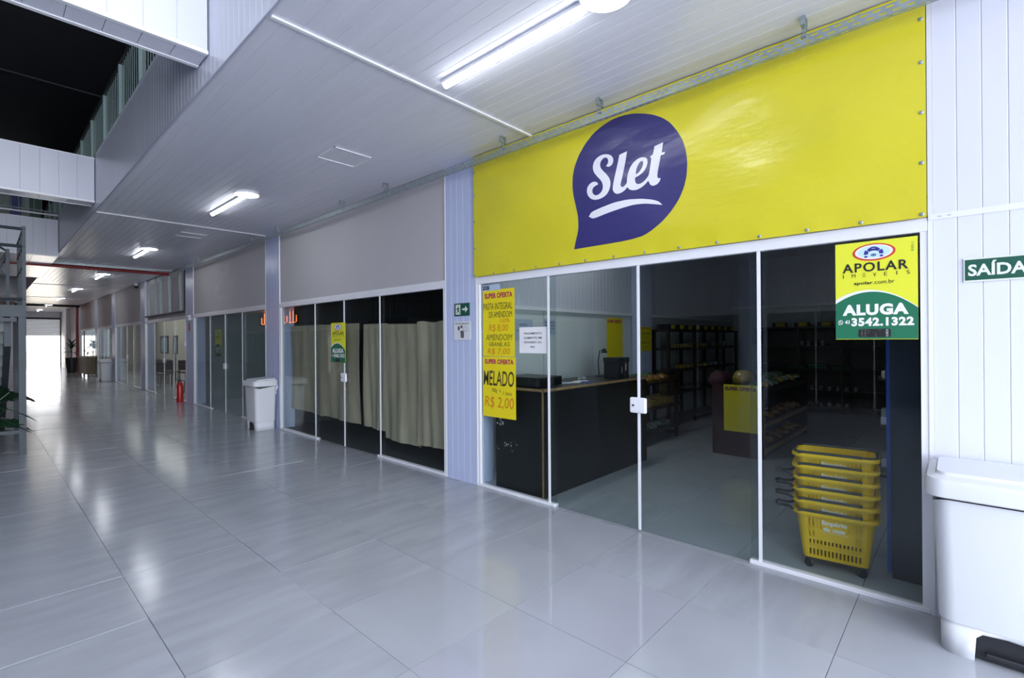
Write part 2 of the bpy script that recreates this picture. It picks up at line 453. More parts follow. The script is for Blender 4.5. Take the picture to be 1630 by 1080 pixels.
# ---- shopfronts: glass panes, white frames, locks, boards above
BAYS = [(.152, 3.93, [1.06, 1.99, 2.94]), (4.475, 9.15, [5.87, 6.84, 7.78]), (9.80, 14.45, [11.05, 12.1, 13.15]),
        (15.15, 19.85, [16.35, 17.45, 18.6]), (20.5, 25.15, [21.7, 22.85, 24.0]), (25.85, 29.5, [26.9, 27.8, 28.7]), (30.2, 35.2, [31.4, 32.7, 34.0])]
GX = 3.725
for i, (a, b, divs) in enumerate(BAYS):
    w = root('window_%d' % (i + 1), (GX, a, 0))
    L = b - a
    # header, jambs, floor tracks under the fixed outer panes
    box('header_rail', -.028, .03, 0, L, 2.205, 2.285, m_trim, w, bev=.006)
    for yy in (0, L - .035): box('jamb', -.024, .03, yy, yy + .035, 0, 2.205, m_trim, w)
    d = [x - a for x in divs]
    for s0, s1 in ((0, d[0] + .07), (d[2] - .07, L)): box('floor_track', -.03, .03, s0, s1, 0, .03, m_trim, w, bev=.004)
    edges = [.035] + d + [L - .035]
    for k in range(4):
        off = 0.010 if k in (0, 3) else -0.008
        e0, e1 = edges[k], edges[k + 1]
        if k in (0,): e1 += .07
        if k in (3,): e0 -= .07
        pn = box('pane', off - .004, off + .004, e0, e1, .008 if k in (1, 2) else .03, 2.205, m_glass, w)
    for k, dd in enumerate(d):
        box('pane_seal', -.022, -.012, dd - .011, dd + .011, .012, 2.205, m_trim, w)
    lz = 1.045
    lk = box('lock', -.045, -.013, d[1] - .075, d[1] + .075, lz - .065, lz + .065, m_trim, w, bev=.014)
    lathe('keyhole', [(.009, 0), (.009, .004)], m_black, lk, n=12).matrix_local = Matrix.Translation((-.045, d[1] + .038, lz)) @ Matrix.Rotation(R(-90), 4, 'Y')
    if i > 0 and i != 3:
        o = S(box('fascia_wall', GX - .012, GX + .03, a + .002, b - .002, 2.285, 3.6, m_blind))
        if i == 2:
            bm = bmesh.new(); random.seed(5)
            for q in range(60):
                t = random.random(); yc = 12.35 + .35 * math.sin(t * 5) + random.gauss(0, .10); zc = 2.55 + t * .75; rr = random.uniform(.01, .05)
                bm.faces.new([bm.verts.new((GX - .0135, yc + rr * math.cos(u_) * .6, zc + rr * math.sin(u_))) for u_ in [k_ * math.pi / 4 for k_ in range(8)]])
            sm = bm_obj('pale_smudge', bm, mat('pale_scuff', (.56, .55, .57), .6), o); sm['kind'] = 'stuff'
        box('edge_trim', -.016 + GX, GX + .01, a + .002, b - .002, 2.286, 2.30, m_trim, o)
# first shop: board backing behind the banner
o = S(box('fascia_wall', GX - .01, GX + .03, .152, 3.93, 2.285, 3.6, m_blind))
# fourth shop: unfinished fascia with bare studs
st = S(box('fascia_wall', GX + .05, GX + .08, 15.15, 19.85, 2.285, 3.6, m_blind))
box('dark_edge', GX - .03, GX + .05, 15.16, 15.26, 2.42, 3.58, m_dark, st)
box('bottom_runner', GX - .03, GX + .05, 15.16, 19.84, 2.40, 2.44, m_steel, st)
for yy in (15.75, 16.9, 17.9, 18.5, 19.5):
    box('stud', GX - .02, GX + .05, yy, yy + .07, 2.44, 3.58, m_galv, st)

# ---- fascia along the mezzanine edge
def fascia(name, x, side):
    f = S(box(name, x + (.019 if side > 0 else -.10), x + (.10 if side > 0 else -.019), -7, 44.2, 3.63, 4.42, m_gap))
    return f
fas = fascia('mezzanine_edge_beam', 1.2, 1)
me = vboard_mesh(.2, .82, m_pvc, True)
for k in range(156):
    o = bpy.data.objects.new('plank', me); COL.objects.link(o); o.parent = fas; o.location = (1.2, -7 + k * .2, 3.60)
me2 = vboard_mesh(20.0, .82, m_pvc, False)
o = mesh_obj('plank', me2, None, fas, (1.2, 24.2, 3.60))
box('bottom_trim', 1.195, 1.206, -7, 44.2, 3.594, 3.602, m_gap, fas)
box('top_trim', 1.192, 1.32, -7, 44.2, 4.42, 4.435, m_trim, fas)
fas2 = S(box('mezzanine_edge_beam', -3.9, -3.80, -7, 44.2, 3.60, 4.42, m_pvc))
# upper floor slabs and upper walls, roof
S(box('upper_floor_slab', 1.3, 13.0, -7, 44.3, 3.72, 4.40, m_whitep))
S(box('upper_floor_slab', -8, -3.9, -7, 44.3, 3.72, 4.40, m_whitep))
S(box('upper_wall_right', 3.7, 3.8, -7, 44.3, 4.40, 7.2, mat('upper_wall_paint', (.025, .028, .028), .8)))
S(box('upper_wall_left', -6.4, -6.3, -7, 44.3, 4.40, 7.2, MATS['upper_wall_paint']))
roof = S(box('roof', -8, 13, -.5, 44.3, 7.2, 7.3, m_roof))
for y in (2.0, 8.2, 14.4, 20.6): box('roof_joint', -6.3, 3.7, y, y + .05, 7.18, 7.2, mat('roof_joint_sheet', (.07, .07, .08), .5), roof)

# ---- bridges across the atrium
def bridge(y0, y1, z0, z1, soffit_step):
    b = S(box('bridge_beam', -3.8, 1.185, y0 + .02, y1, z0 + .012, z1, m_pvc))
    n = 25; w = (1.19 + 3.8) / n
    me = vboard_mesh(w, z1 - z0, m_pvc, False, 'y')
    for k in range(n):
        o = bpy.data.objects.new('plank', me); COL.objects.link(o); o.parent = b; o.location = (-3.8 + k * w, y0, z0)
    box('edge_trim', -3.8, 1.192, y0 - .006, y0 + .03, z0 - .010, z0 + .018, m_trim, b)
    box('top_trim', -3.8, 1.192, y0 - .006, y0 + .05, z1, z1 + .015, m_trim, b)
    box('edge_trim', -3.8, 1.192, y1 - .03, y1 + .006, z0 - .010, z0 + .018, m_trim, b)
    L = y1 - y0 - .06
    x = 1.19
    while x > -3.7:
        box('soffit_panel', x - soffit_step + .004, x, y0 + .03, y0 + .03 + L, z0 - .004, z0 + .008, m_ceil, b); x -= soffit_step
    return b
bridge(4.234, 4.50, 3.80, 4.42, .20)
bridge(9.67, 10.0, 3.725, 4.38, .30)
bridge(14.72, 19.9, 3.51, 4.29, .40)
bridge(29.0, 33.5, 3.60, 4.30, .40)

# ---- opposite side of the hall (seen in reflections)
wl = S(box('wall_left', -6.5, -6.3, -7, 44.3, 2.3, 3.6, m_blind))
for k in range(10):
    y = -6.6 + k * 5.2
    S(box('pillar', -6.55, -6.25, y, y + .6, 0, 3.6, m_pvcw))
    if y < 40:
        q = root('window_%d' % (8 + k), (-6.35, y + .6, 0))
        box('pane', -.004, .004, 0, 4.6, 0, 2.25, m_glass, q); box('header_rail', -.02, .03, 0, 4.6, 2.23, 2.31, m_trim, q)
        for yy in (0.0, 1.15, 2.3, 3.45, 4.56): box('pane_seal', .0, .012, yy, yy + .03, 0, 2.23, m_trim, q)
S(box('ceiling_left', -6.3, -3.8, -7, 44.3, 3.60, 3.68, m_ceil))
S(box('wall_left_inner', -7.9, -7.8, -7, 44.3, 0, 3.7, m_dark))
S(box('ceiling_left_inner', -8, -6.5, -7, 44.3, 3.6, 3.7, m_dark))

# ---- far end: wall, roller door, pilaster
S(box('wall_back', -8, 2.02, 44.0, 44.2, 0, 7.2, m_whitep)); S(box('wall_back_upper', 2.02, 3.65, 44.0, 44.2, 3.22, 7.2, m_whitep))
S(box('wall_back_side', 3.62, 13, 44.0, 44.2, 0, 7.2, m_whitep))
S(box('wall_corridor_end', 3.66, 3.8, 35.6, 44.0, 0, 3.6, m_whitep))
S(box('pillar', 3.50, 3.66, 39.3, 39.6, 0, 3.6, m_whitep))
dr = root('door_1', (2.02, 43.95, 0))
for k in range(11): box('shutter_slat', 0, 1.60, -.012, .02, 2.06 + k * .095, 2.150 + k * .095, m_shutter, dr, bev=.004)
box('shutter_box', -.05, 1.62, -.12, .05, 3.105, 3.235, m_dark, dr)
box('guide', 1.58, 1.63, -.04, .04, 0, 3.1, m_steel, dr); box('guide', -.05, 0.0, -.04, .04, 0, 3.1, m_steel, dr)
S(box('doorway_frame', 3.640, 3.66, 41.5, 42.4, 0, 2.1, mat('door_grey', (.28, .27, .26), .5)))
S(box('ground', -60, 60, 44.3, 120, -.12, -.02, m_concrete)); S(box('ground', -60, 60, -80, -7, -.12, -.02, m_concrete))
S(box('corridor_beam', 1.2, 3.7, 35.25, 35.4, 3.50, 3.60, m_dark))

# ---- rooms behind the glass
S(box('store_ceiling', 3.76, 13, 0, 4.2, 3.45, 3.6, m_whitep))
S(box('store_wall_back', 12.6, 12.75, -.2, 4.3, 0, 3.5, m_interior))
S(box('store_wall_side', 3.9, 12.6, -.15, -.03, 0, 3.5, m_interior))
dw = S(box('store_wall_divider', 3.97, 12.6, 4.215, 4.30, 0, 3.5, m_interior))
me = vboard_mesh(.2, 1.44, m_pvc, True, 'y')
for k in range(43):
    o = bpy.data.objects.new('plank', me); COL.objects.link(o); o.parent = dw; o.location = (3.98 + k * .2, 4.195, 2.03)
box('cover_strip', 3.97, 12.6, 4.185, 4.215, 1.985, 2.03, m_trim, dw)
for x in (5.2, 6.4): box('wall_joint', x, x + .006, 4.210, 4.216, 0, 1.985, m_gap, dw)
wpil = S(box('pillar', 7.60, 8.05, 4.08, 4.20, 0, 3.45, m_pvcw)); board = vboard_mesh(.15, 3.45, m_pvcw, False, 'y')
for k in range(3):
    o = bpy.data.objects.new('plank', board); COL.objects.link(o); o.parent = wpil; o.location = (7.6 + k * .15, 4.062, 0)
# back wall of the shop: boards above a cover strip
bw = S(box('store_wall_lining', 12.575, 12.60, 0, 4.2, 2.35, 3.45, m_pvc))
board = vboard_mesh(.2, 1.1, m_pvc, True)
for k in range(21):
    o = bpy.data.objects.new('plank', board); COL.objects.link(o); o.parent = bw; o.location = (12.555, k * .2, 2.35)
box('cover_strip', 12.54, 12.57, 0, 4.2, 2.30, 2.35, m_trim, bw)
sw = S(box('wall_conduit', 12.55, 12.58, 2.33, 2.35, .9, 2.30, m_trim))
box('switch_plate', 12.53, 12.58, 2.27, 2.41, 1.20, 1.36, m_white, sw, bev=.005)
# second shop: the room's dimness is put into near-black surface colours
S(box('shop_ceiling', 3.76, 13, 4.30, 9.4, 3.45, 3.6, m_dark)); S(box('shop_wall_back', 9, 9.1, 4.3, 9.4, 0, 3.5, mat('dim_room_shade', (.05, .055, .06), .8)))
S(box('shop_wall_divider', 3.97, 9.0, 9.40, 9.5, 0, 3.5, MATS['dim_room_shade']))
S(box('shop_wall_divider', 3.97, 9.0, 4.305, 4.34, 0, 3.5, MATS['dim_room_shade']))
S(box('shop_floor', 3.76, 9.0, 4.35, 9.39, .001, .006, MATS['dim_room_shade']))
# third shop
S(box('shop_ceiling', 3.76, 13, 9.5, 35.3, 3.45, 3.6, m_whitep)); S(box('shop_wall_divider', 3.97, 7.5, 14.9, 15.0, 0, 3.5, mat('grey_teal_wall', (.20, .24, .26), .7)))
S(box('shop_wall_back', 7.5, 7.6, 9.5, 15, 0, 3.5, MATS['grey_teal_wall']))
S(box('shop_wall_back', 6.6, 6.7, 15, 35.3, 0, 3.5, m_cream)); 
we = S(box('shop_wall_end', 3.76, 6.7, 35.3, 35.4, 0, .75, m_cream)); S(box('shop_wall_end', 3.76, 6.7, 35.3, 35.4, 2.35, 3.5, m_cream)); S(box('shop_wall_end', 5.0, 6.7, 35.3, 35.4, .75, 2.35, m_cream))
wn = root('window_20', (3.8, 35.3, .75))
for x in (0, .38, .78, 1.16): box('window_frame', x, x + .03, 0, .06, 0, 1.6, m_trim, wn)
for z in (0, .78, 1.57): box('window_frame', 0, 1.2, 0, .06, z, z + .03, m_trim, wn)
box('pane', 0, 1.2, .03, .036, 0, 1.6, m_glass, wn)
# ================================================================ THINGS ON THE SHOPFRONT
BUBBLE = [(2.601,2.413),(2.548,2.579),(2.55,2.694),(2.576,2.795),(2.604,2.898),(2.615,2.986),(2.61,3.082),(2.587,3.168),(2.542,3.259),(2.477,3.338),(2.392,3.403),(2.295,3.445),(2.202,3.468),(2.099,3.472),(2.0,3.458),(1.904,3.428),(1.822,3.392),(1.743,3.342),(1.677,3.28),(1.618,3.195),(1.576,3.111),(1.552,3.027),(1.544,2.938),(1.552,2.838),(1.576,2.751),(1.617,2.666),(1.677,2.589),(1.749,2.523),(1.829,2.472),(1.912,2.436),(2.008,2.423),(2.108,2.417),(2.277,2.415),(2.442,2.414)]
UNDER = [(2.433,2.679),(2.402,2.715),(2.301,2.735),(2.169,2.753),(2.043,2.753),(1.921,2.735),(1.828,2.71),(1.776,2.685),(1.746,2.652),(1.793,2.666),(1.898,2.692),(1.994,2.7),(2.106,2.692),(2.235,2.677),(2.384,2.653)]
ESS = [(2.264,3.089),(2.249,3.104),(2.242,3.123),(2.246,3.145),(2.261,3.162),(2.282,3.167),(2.304,3.157),(2.32,3.137),(2.324,3.112),(2.317,3.086),(2.29,3.05),(2.256,3.014),(2.229,2.979),(2.215,2.944),(2.214,2.904),(2.224,2.87),(2.246,2.84),(2.279,2.821),(2.322,2.812),(2.372,2.815),(2.413,2.834),(2.445,2.871),(2.456,2.908),(2.451,2.942),(2.431,2.965),(2.403,2.978),(2.371,2.977),(2.346,2.962),(2.338,2.945),(2.362,2.939),(2.387,2.929),(2.398,2.909),(2.396,2.885),(2.381,2.863),(2.356,2.851),(2.328,2.855),(2.303,2.871),(2.29,2.894),(2.288,2.92),(2.297,2.951),(2.318,2.983),(2.352,3.02),(2.38,3.056),(2.395,3.089),(2.397,3.122),(2.387,3.154),(2.363,3.18),(2.328,3.195),(2.288,3.197),(2.249,3.188),(2.216,3.169),(2.197,3.143),(2.192,3.116),(2.2,3.092),(2.217,3.078),(2.241,3.076)]
LET = [(2.134,3.152),(2.06,3.163),(2.076,3.074),(2.097,2.971),(2.11,2.916),(2.116,2.888),(2.103,2.869),(2.087,2.869),(2.068,2.88),(2.056,2.894),(2.056,2.923),(2.048,2.97),(2.029,3.018),(2.002,3.05),(1.964,3.07),(1.928,3.076),(1.894,3.067),(1.874,3.049),(1.871,3.018),(1.882,2.983),(1.908,2.951),(1.945,2.931),(1.981,2.921),(1.981,2.892),(1.971,2.87),(1.95,2.861),(1.924,2.863),(1.893,2.879),(1.862,2.91),(1.852,2.952),(1.844,3.002),(1.837,3.049),(1.847,3.049),(1.843,3.065),(1.828,3.068),(1.821,3.08),(1.81,3.133),(1.736,3.143),(1.748,3.065),(1.721,3.065),(1.725,3.048),(1.757,3.045),(1.769,2.988),(1.782,2.931),(1.788,2.886),(1.778,2.87),(1.759,2.868),(1.768,2.844),(1.788,2.826),(1.82,2.819),(1.845,2.831),(1.86,2.86),(1.864,2.87),(1.894,2.844),(1.93,2.826),(1.966,2.817),(2.003,2.821),(2.03,2.833),(2.051,2.857),(2.073,2.837),(2.106,2.822),(2.145,2.819),(2.173,2.836),(2.19,2.867),(2.187,2.908),(2.169,2.998),(2.149,3.082)]
EHOLE = [(1.973,2.945),(1.976,2.967),(1.968,2.999),(1.949,3.032),(1.928,3.046),(1.913,3.041),(1.909,3.018),(1.921,2.988),(1.944,2.96)]

# ---- banner
def ripple(y, z):
    u = (3.945 - y) / 3.79; v = (z - 2.283) / 1.31
    pin = min(1, 9 * min(u, 1 - u)) * min(1, 7 * min(v, 1 - v)); pin = max(0, pin)
    d = 0.010 * math.sin(7.0 * u + 3.0 * v) * math.sin(4.0 * v + 2 * u) + 0.006 * math.sin(15 * u - 9 * v + 1.0) + 0.004 * math.sin(26 * u + 13 * v) * v
    e = 0.0025 * math.sin(u * 3.79 / .30 * 2 * math.pi) * (max(0, 1 - v * 9) + max(0, 1 - (1 - v) * 9))
    return 3.672 - 0.010 * pin + d * pin * 0.9 + e
ban = thing('shop_banner', 'large yellow vinyl banner with purple speech bubble reading Slet above the first shopfront', 'banner', (0, 0, 0))
bm = bmesh.new()
NY, NZ = 152, 52
Y0, Y1, Z0, Z1 = .155, 3.945, 2.283, 3.594
grid = [[bm.verts.new((ripple(Y0 + (Y1 - Y0) * i / NY, Z0 + (Z1 - Z0) * j / NZ), Y0 + (Y1 - Y0) * i / NY, Z0 + (Z1 - Z0) * j / NZ)) for j in range(NZ + 1)] for i in range(NY + 1)]
for i in range(NY):
    for j in range(NZ): bm.faces.new((grid[i][j], grid[i][j + 1], grid[i + 1][j + 1], grid[i + 1][j]))
bm_obj('banner_sheet', bm, m_yellow, ban, smooth=True)
def banner_print(splines, m, lift, name):
    me = curve_mesh(splines); bm = bmesh.new(); bm.from_mesh(me)
    for k in range(1, NY, 2):
        y = Y0 + (Y1 - Y0) * k / NY
        bmesh.ops.bisect_plane(bm, geom=bm.verts[:] + bm.edges[:] + bm.faces[:], plane_co=(y, 0, 0), plane_no=(1, 0, 0))
    for k in range(1, NZ, 2):
        z = Z0 + (Z1 - Z0) * k / NZ
        bmesh.ops.bisect_plane(bm, geom=bm.verts[:] + bm.edges[:] + bm.faces[:], plane_co=(0, z, 0), plane_no=(0, 1, 0))
    for v in bm.verts:
        y, z = v.co.x, v.co.y; v.co = (ripple(y, z) - lift, y, z)
    bmesh.ops.recalc_face_normals(bm, faces=bm.faces)
    bm.faces.ensure_lookup_table()
    if bm.faces[0].normal.x > 0: bmesh.ops.reverse_faces(bm, faces=bm.faces[:])
    for f in bm.faces: f.smooth = True
    return bm_obj(name, bm, m, ban)
banner_print([smooth_outline(BUBBLE)], m_purple, .0016, 'speech_bubble')
banner_print([smooth_outline(ESS)], m_lprint, .003, 'lettering')
banner_print([smooth_outline(LET), smooth_outline(EHOLE)], m_lprint, .003, 'lettering')
banner_print([smooth_outline(UNDER)], m_lprint, .003, 'lettering')
eye = lathe('eyelet', [(.010, 0), (.011, .003), (.007, .006), (.003, .006)], m_galv, ban, n=14)
eyem = Matrix.Rotation(R(-90), 4, 'Y')
pts = [(Y0 + .02 + k * (3.79 - .04) / 13, Z0 + .018) for k in range(14)] + [(Y0 + .02 + k * (3.79 - .04) / 13, Z1 - .022) for k in range(14)]
pts += [(yy, Z0 + 1.31 * f) for yy in (Y0 + .02, Y1 - .02) for f in (.24, .46, .68, .87)]
for k, (y, z) in enumerate(pts):
    e = eye if k == 0 else bpy.data.objects.new('eyelet', eye.data)
    if k: COL.objects.link(e); e.parent = ban
    e.matrix_local = Matrix.Translation((ripple(y, z) - .001, y, z)) @ eyem

# ---- perforated steel channel under the ceiling, with hangers
ry0, ry1, rx, rz = -1.2, 15.0, 3.50, 3.425
tr = thing('perforated_cable_rail', 'long perforated galvanised steel rail hung below the ceiling edge along the shopfronts', 'cable rail', (rx, 0, rz))
def slotted(parent, y0, y1):
    bm = bmesh.new(); p = .062; n = int((y1 - y0) / p)
    h = .062
    # side web facing the corridor (3 strips, cross webs), bottom flange likewise
    for (a, b) in ((0, .012), (.022, .040), (.052, h)): add_box(bm, -.001, .001, y0, y1, a, b)
    for (a, b) in ((0, .012), (.024, .036)): add_box(bm, a, b, y0, y1, -.001, .001)
    for k in range(n):
        y = y0 + k * p
        add_box(bm, -.001, .001, y, y + .026, .012, .022); add_box(bm, -.001, .001, y + .03, y + .056, .040, .052)
        add_box(bm, .012, .024, y, y + .026, -.001, .001)
    return bm_obj('rail_channel', bm, m_galv, parent)
for a, b in ((ry0, 3.0), (3.004, 9.0), (9.004, ry1)): slotted(tr, a, b)
bm = bmesh.new()
add_box(bm, -.035, .035, -.014, .014, .170, .176); add_box(bm, -.035, -.031, -.014, .014, .120, .176); add_box(bm, .031, .035, -.014, .014, .120, .176)
add_box(bm, -.05, .05, -.012, .012, .116, .122); add_box(bm, -.006, .006, -.006, .006, .0, .12); add_box(bm, -.020, .02, -.016, .016, .058, .066); add_box(bm, -.012, .012, -.012, .012, .084, .096)
hm = bpy.data.meshes.new('hanger_bracket'); bm.to_mesh(hm); bm.free(); hm.materials.append(m_galv)
for y in (-.75, .73, 2.226, 3.342, 5.41, 6.52, 8.74, 9.9, 11.6, 13.3):
    o = bpy.data.objects.new('hanger_bracket', hm); COL.objects.link(o); o.parent = tr; o.location = (.012, y, 0)

# ---- lamps: batten tube with a round panel at its near end
YL = [1.53 + 5.6 * k for k in range(8)]
names = ['nearest the yellow banner', 'second down the corridor', 'third down the corridor', 'fourth down the corridor, beyond the red pipe', 'fifth down the corridor', 'sixth down the corridor', 'seventh down the corridor', 'last before the roller door']
for k, y in enumerate(YL):
    t = thing('tube_lamp', 'lit white batten tube lamp on the ceiling, ' + names[k], 'ceiling lamp', (2.45, y + .12, 3.60), 'tube lamps along the corridor ceiling')
    box('lamp_base', -.035, .035, 0, 1.30, -.025, 0, m_trim, t, bev=.006)
    bm = bmesh.new(); L = []
    for yy in (.012, 1.288): L.append([(.030 * math.cos(a), yy, -.022 - .034 * math.sin(a)) for a in [math.pi * q / 10 for q in range(11)]])
    loft(bm, L); bmesh.ops.recalc_face_normals(bm, faces=bm.faces); bm_obj('diffuser', bm, m_lamp, t, smooth=False)
    d = thing('round_panel_lamp', 'round lit white panel lamp on the ceiling, ' + names[k], 'ceiling lamp', (2.45, y - .03, 3.60), 'round lamps beside the tube lamps')
    lathe('lamp_rim', [(.155, 0), (.16, -.02), (.150, -.03), (.145, -.028)], m_trim, d, n=32)
    lathe('diffuser', [(.144, -.012), (.142, -.030), (.10, -.036), (.0, -.038)], m_lamp, d, n=32)

# ---- estate agent signs
def agent_sign(x, yl, yr, zb, zt, label):
    s = thing('rental_sign', label, 'sign', (x, 0, 0), 'yellow and green rental signs')
    W_, H_ = yl - yr, zt - zb
    P = lambda lift: (lambda a, b: Vector((-lift, yl - a * W_, zb + b * H_)))
    box('sign_board', 0, .004, yr, yl, zb, zt, m_postg, s)
    def arc(h0, hp, h1, lo, n=24):
        up = [(t, h0 + (h1 - h0) * t + (hp - (h0 + h1) / 2) * 4 * t * (1 - t)) for t in [i / n for i in range(n + 1)]]
        return up + [(1, lo), (0, lo)]
    flat([arc(.415, .500, .312, .2)], P(.0012), m_wprint, s, 'white_arc')
    flat([arc(.372, .482, .306, .005)], P(.002), m_green, s, 'green_field')
    flat([ellipse(.487, .885, .262, .087)], P(.0016), m_redp, s, 'emblem')
    flat([ellipse(.487, .887, .232, .073)], P(.0022), m_wprint, s, 'emblem')
    flat([ellipse(.487, .887, .20, .060)], P(.0026), m_lblue, s, 'emblem')
    # globe-like shell of five plates with a round face and two feet
    cx, cy = .487, .868
    def plate(a0, a1, r0, r1, kx=1.0):
        k = [(cx + r1 * math.cos(R(a)) * 1.35, cy + r1 * math.sin(R(a)) * .95) for a in [a0 + (a1 - a0) * i / 6 for i in range(7)]]
        return k + [(cx + r0 * math.cos(R(a)) * 1.35, cy + r0 * math.sin(R(a)) * .95) for a in [a1 + (a0 - a1) * i / 6 for i in range(7)]]
    sh = [plate(72, 108, .060, .076)] + [plate(a, b, r0, r1) for a, b, r0, r1 in ((108, 146, .040, .074), (34, 72, .040, .074), (150, 184, .050, .088), (-4, 30, .050, .088))] + [plate(60, 120, .034, .056)]
    for pl in sh: flat([pl], P(.0030), m_bluep, s, 'emblem')
    flat([ellipse(cx, cy - .012, .034, .013), ellipse(cx - .012, cy - .012, .007, .004, 12), ellipse(cx + .012, cy - .012, .007, .004, 12)], P(.0032), m_bluep, s, 'emblem')
    flat([ellipse(cx - .095, cy - .026, .022, .010, 16)], P(.0030), m_bluep, s, 'emblem'); flat([ellipse(cx + .095, cy - .026, .022, .010, 16)], P(.0030), m_bluep, s, 'emblem')
    text('APOLAR', .095, .895, .690, .785, P(.002), m_kprint, s, bold=.018, spacing=1.15)
    for q, ch in enumerate('IM\u00d3VEIS'):
        wq = .010 if ch == 'I' else .048 if ch == 'M' else .036; cq = .105 + q * .1315
        text(ch, cq - wq / 2, cq + wq / 2, .638, .686 if ch == '\u00d3' else .676, P(.002), m_kprint, s, bold=-.004)
    text('apolar', .240, .475, .552, .594, P(.002), m_kprint, s, bold=.02)
    text('.com.br', .482, .735, .560, .600, P(.002), m_kprint, s, bold=-.002)
    text('ALUGA', .09, .895, .245, .360, P(.003), m_wprint, s, bold=.055, spacing=1.12)
    text('3542.1322', .205, .955, .135, .222, P(.003), m_wprint, s, bold=.05, spacing=1.12)
    text('41', .120, .180, .160, .200, P(.003), m_wprint, s, bold=.04)
    flat([ellipse(.066, .178, .031, .024, 20), ellipse(.066, .178, .024, .018, 20)], P(.003), m_wprint, s, 'phone_icon')
    flat([[(.040, .150), (.052, .154), (.042, .166)], ellipse(.060, .184, .007, .006, 8), ellipse(.073, .172, .007, .006, 8)], P(.003), m_wprint, s, 'phone_icon')
    flat([[(p[0] * .197 + .49, p[1] * .042 + .064) for p in rrect(1, 1, .25)]], P(.003), m_kprint, s, 'digit_display')
    seg = []
    for k, segs in enumerate(('adgfe', 'agedf', 'f', '', 'ed', 'a', '', 'abcdefg')):
        X0, X1, ZL, ZM, ZH = .33 + k * .043, .355 + k * .043, .030, .064, .098
        S_ = {'a': (X0, X1, ZH - .005, ZH), 'g': (X0, X1, ZM - .003, ZM + .003), 'd': (X0, X1, ZL, ZL + .005), 'f': (X0, X0 + .006, ZM, ZH), 'b': (X1 - .006, X1, ZM, ZH), 'e': (X0, X0 + .006, ZL, ZM), 'c': (X1 - .006, X1, ZL, ZM)}
        for c in segs:
            a0, a1, b0, b1 = S_[c]; seg.append(rect(a0 + .001, a1 - .001, b0 + .0008, b1 - .0008))
    for q, sg in enumerate([seg[:-7], seg[-7:]]):
        quads(sg, P(.0038), m_wprint if q else mat('faded_ink', (.2, .2, .2), .5), s, 'digit_segments')['kind'] = 'stuff'
    t = text_mesh('EV011', -.005)
    fit(t, 0, .085, 0, .028, lambda a, b: P(.002)(.958 - b, .86 + a)); t.materials.clear(); mesh_obj('lettering', t, m_green, s)
    return s
agent_sign(GX - .028, .602, .197, 1.584, 2.186, 'large yellow and green rental sign on the glass under the banner by the wall corner')
agent_sign(GX - .028, 7.225, 6.79, 1.262, 1.872, 'yellow and green rental sign on the paper-covered shopfront')
agent_sign(GX + .0155, 12.90, 12.48, 1.25, 1.87, 'yellow and green rental sign inside the third shopfront, behind the white bin')

# ---- safety signs
s = thing('exit_sign', 'green SAIDA exit sign on the white boarded wall', 'sign', (FX - .003, 0, 0))
box('sign_plate', -.004, 0, -.262, .002, 1.897, 2.028, m_ivory, s)
flat([rect(-.004, -.256, 1.906, 2.019)], lambda a, b: Vector((-.0052, a, b)), m_signg, s, 'sign_field')
text('SA\u00cdDA', -.016, -.243, 1.928, 2.008, XP(-.0062), m_ivory, s, bold=.03)
text('\u00ae', -.245, -.252, 2.010, 2.017, XP(-.0062), m_ivory, s)
s = thing('escape_arrow_sign', 'small green escape route sign with an arrow on the boarded pillar', 'sign', (FX - .003, 0, 0))
box('sign_plate', -.004, 0, 4.045, 4.300, 1.868, 2.012, m_signg, s)
P1 = XP(-.0055)
flat([[(4.165, 1.932), (4.115, 1.932), (4.115, 1.905), (4.070, 1.942), (4.115, 1.979), (4.115, 1.952), (4.165, 1.952)]], P1, m_ivory, s, 'arrow')
flat([rect(4.275, 4.195, 1.885, 1.997)], P1, m_ivory, s, 'door_pictogram')
flat([ellipse(4.228, 1.978, .008, .008, 12), [(4.245, 1.962), (4.222, 1.966), (4.205, 1.945), (4.212, 1.940), (4.226, 1.953), (4.222, 1.932), (4.205, 1.915), (4.207, 1.892), (4.214, 1.892), (4.215, 1.910), (4.235, 1.922), (4.255, 1.900), (4.262, 1.905), (4.243, 1.930), (4.250, 1.950), (4.262, 1.940), (4.266, 1.946)]], XP(-.0065), m_signg, s, 'running_figure')
s = thing('smoking_notice_sign', 'white square notice with a grey cartoon figure on the boarded pillar below the arrow sign', 'sign', (FX - .003, 0, 0))
bm = bmesh.new(); lo = [(0, 4.168 + a, 1.702 + b) for a, b in rrect(.138, .105, .02, 4)]; loft(bm, [lo, [(-.004, p[1], p[2]) for p in lo]]); bmesh.ops.recalc_face_normals(bm, faces=bm.faces)
bm_obj('sign_plate', bm, m_white, s)
text('NAO PISE DESCALCO', 4.285, 4.055, 1.772, 1.790, P1, m_kprint, s, bold=.01)
g = mat('grey_ink', (.12, .12, .13), .5)
flat([ellipse(4.225, 1.730, .020, .026, 16)], P1, g, s, 'figure'); flat([ellipse(4.178, 1.745, .020, .018, 16)], P1, g, s, 'figure')
flat([[(4.20, 1.70), (4.15, 1.705), (4.135, 1.675), (4.14, 1.62), (4.19, 1.62), (4.195, 1.66)]], P1, g, s, 'figure')
flat([ellipse(4.115, 1.722, .034, .030, 20), ellipse(4.115, 1.722, .030, .026, 20)], P1, g, s, 'figure')

# shop number
s = thing('shop_number', 'shop number 20B lettered on the corner of the first pane', 'sign', (GX - .004, 0, 0))
box('number_film', .002, .003, 3.60, 3.872, 2.125, 2.19, mat('pale_film', (.45, .55, .68), .5), s)
text('20B', 3.865, 3.755, 2.135, 2.180, XP(0), m_kprint, s, bold=.03)

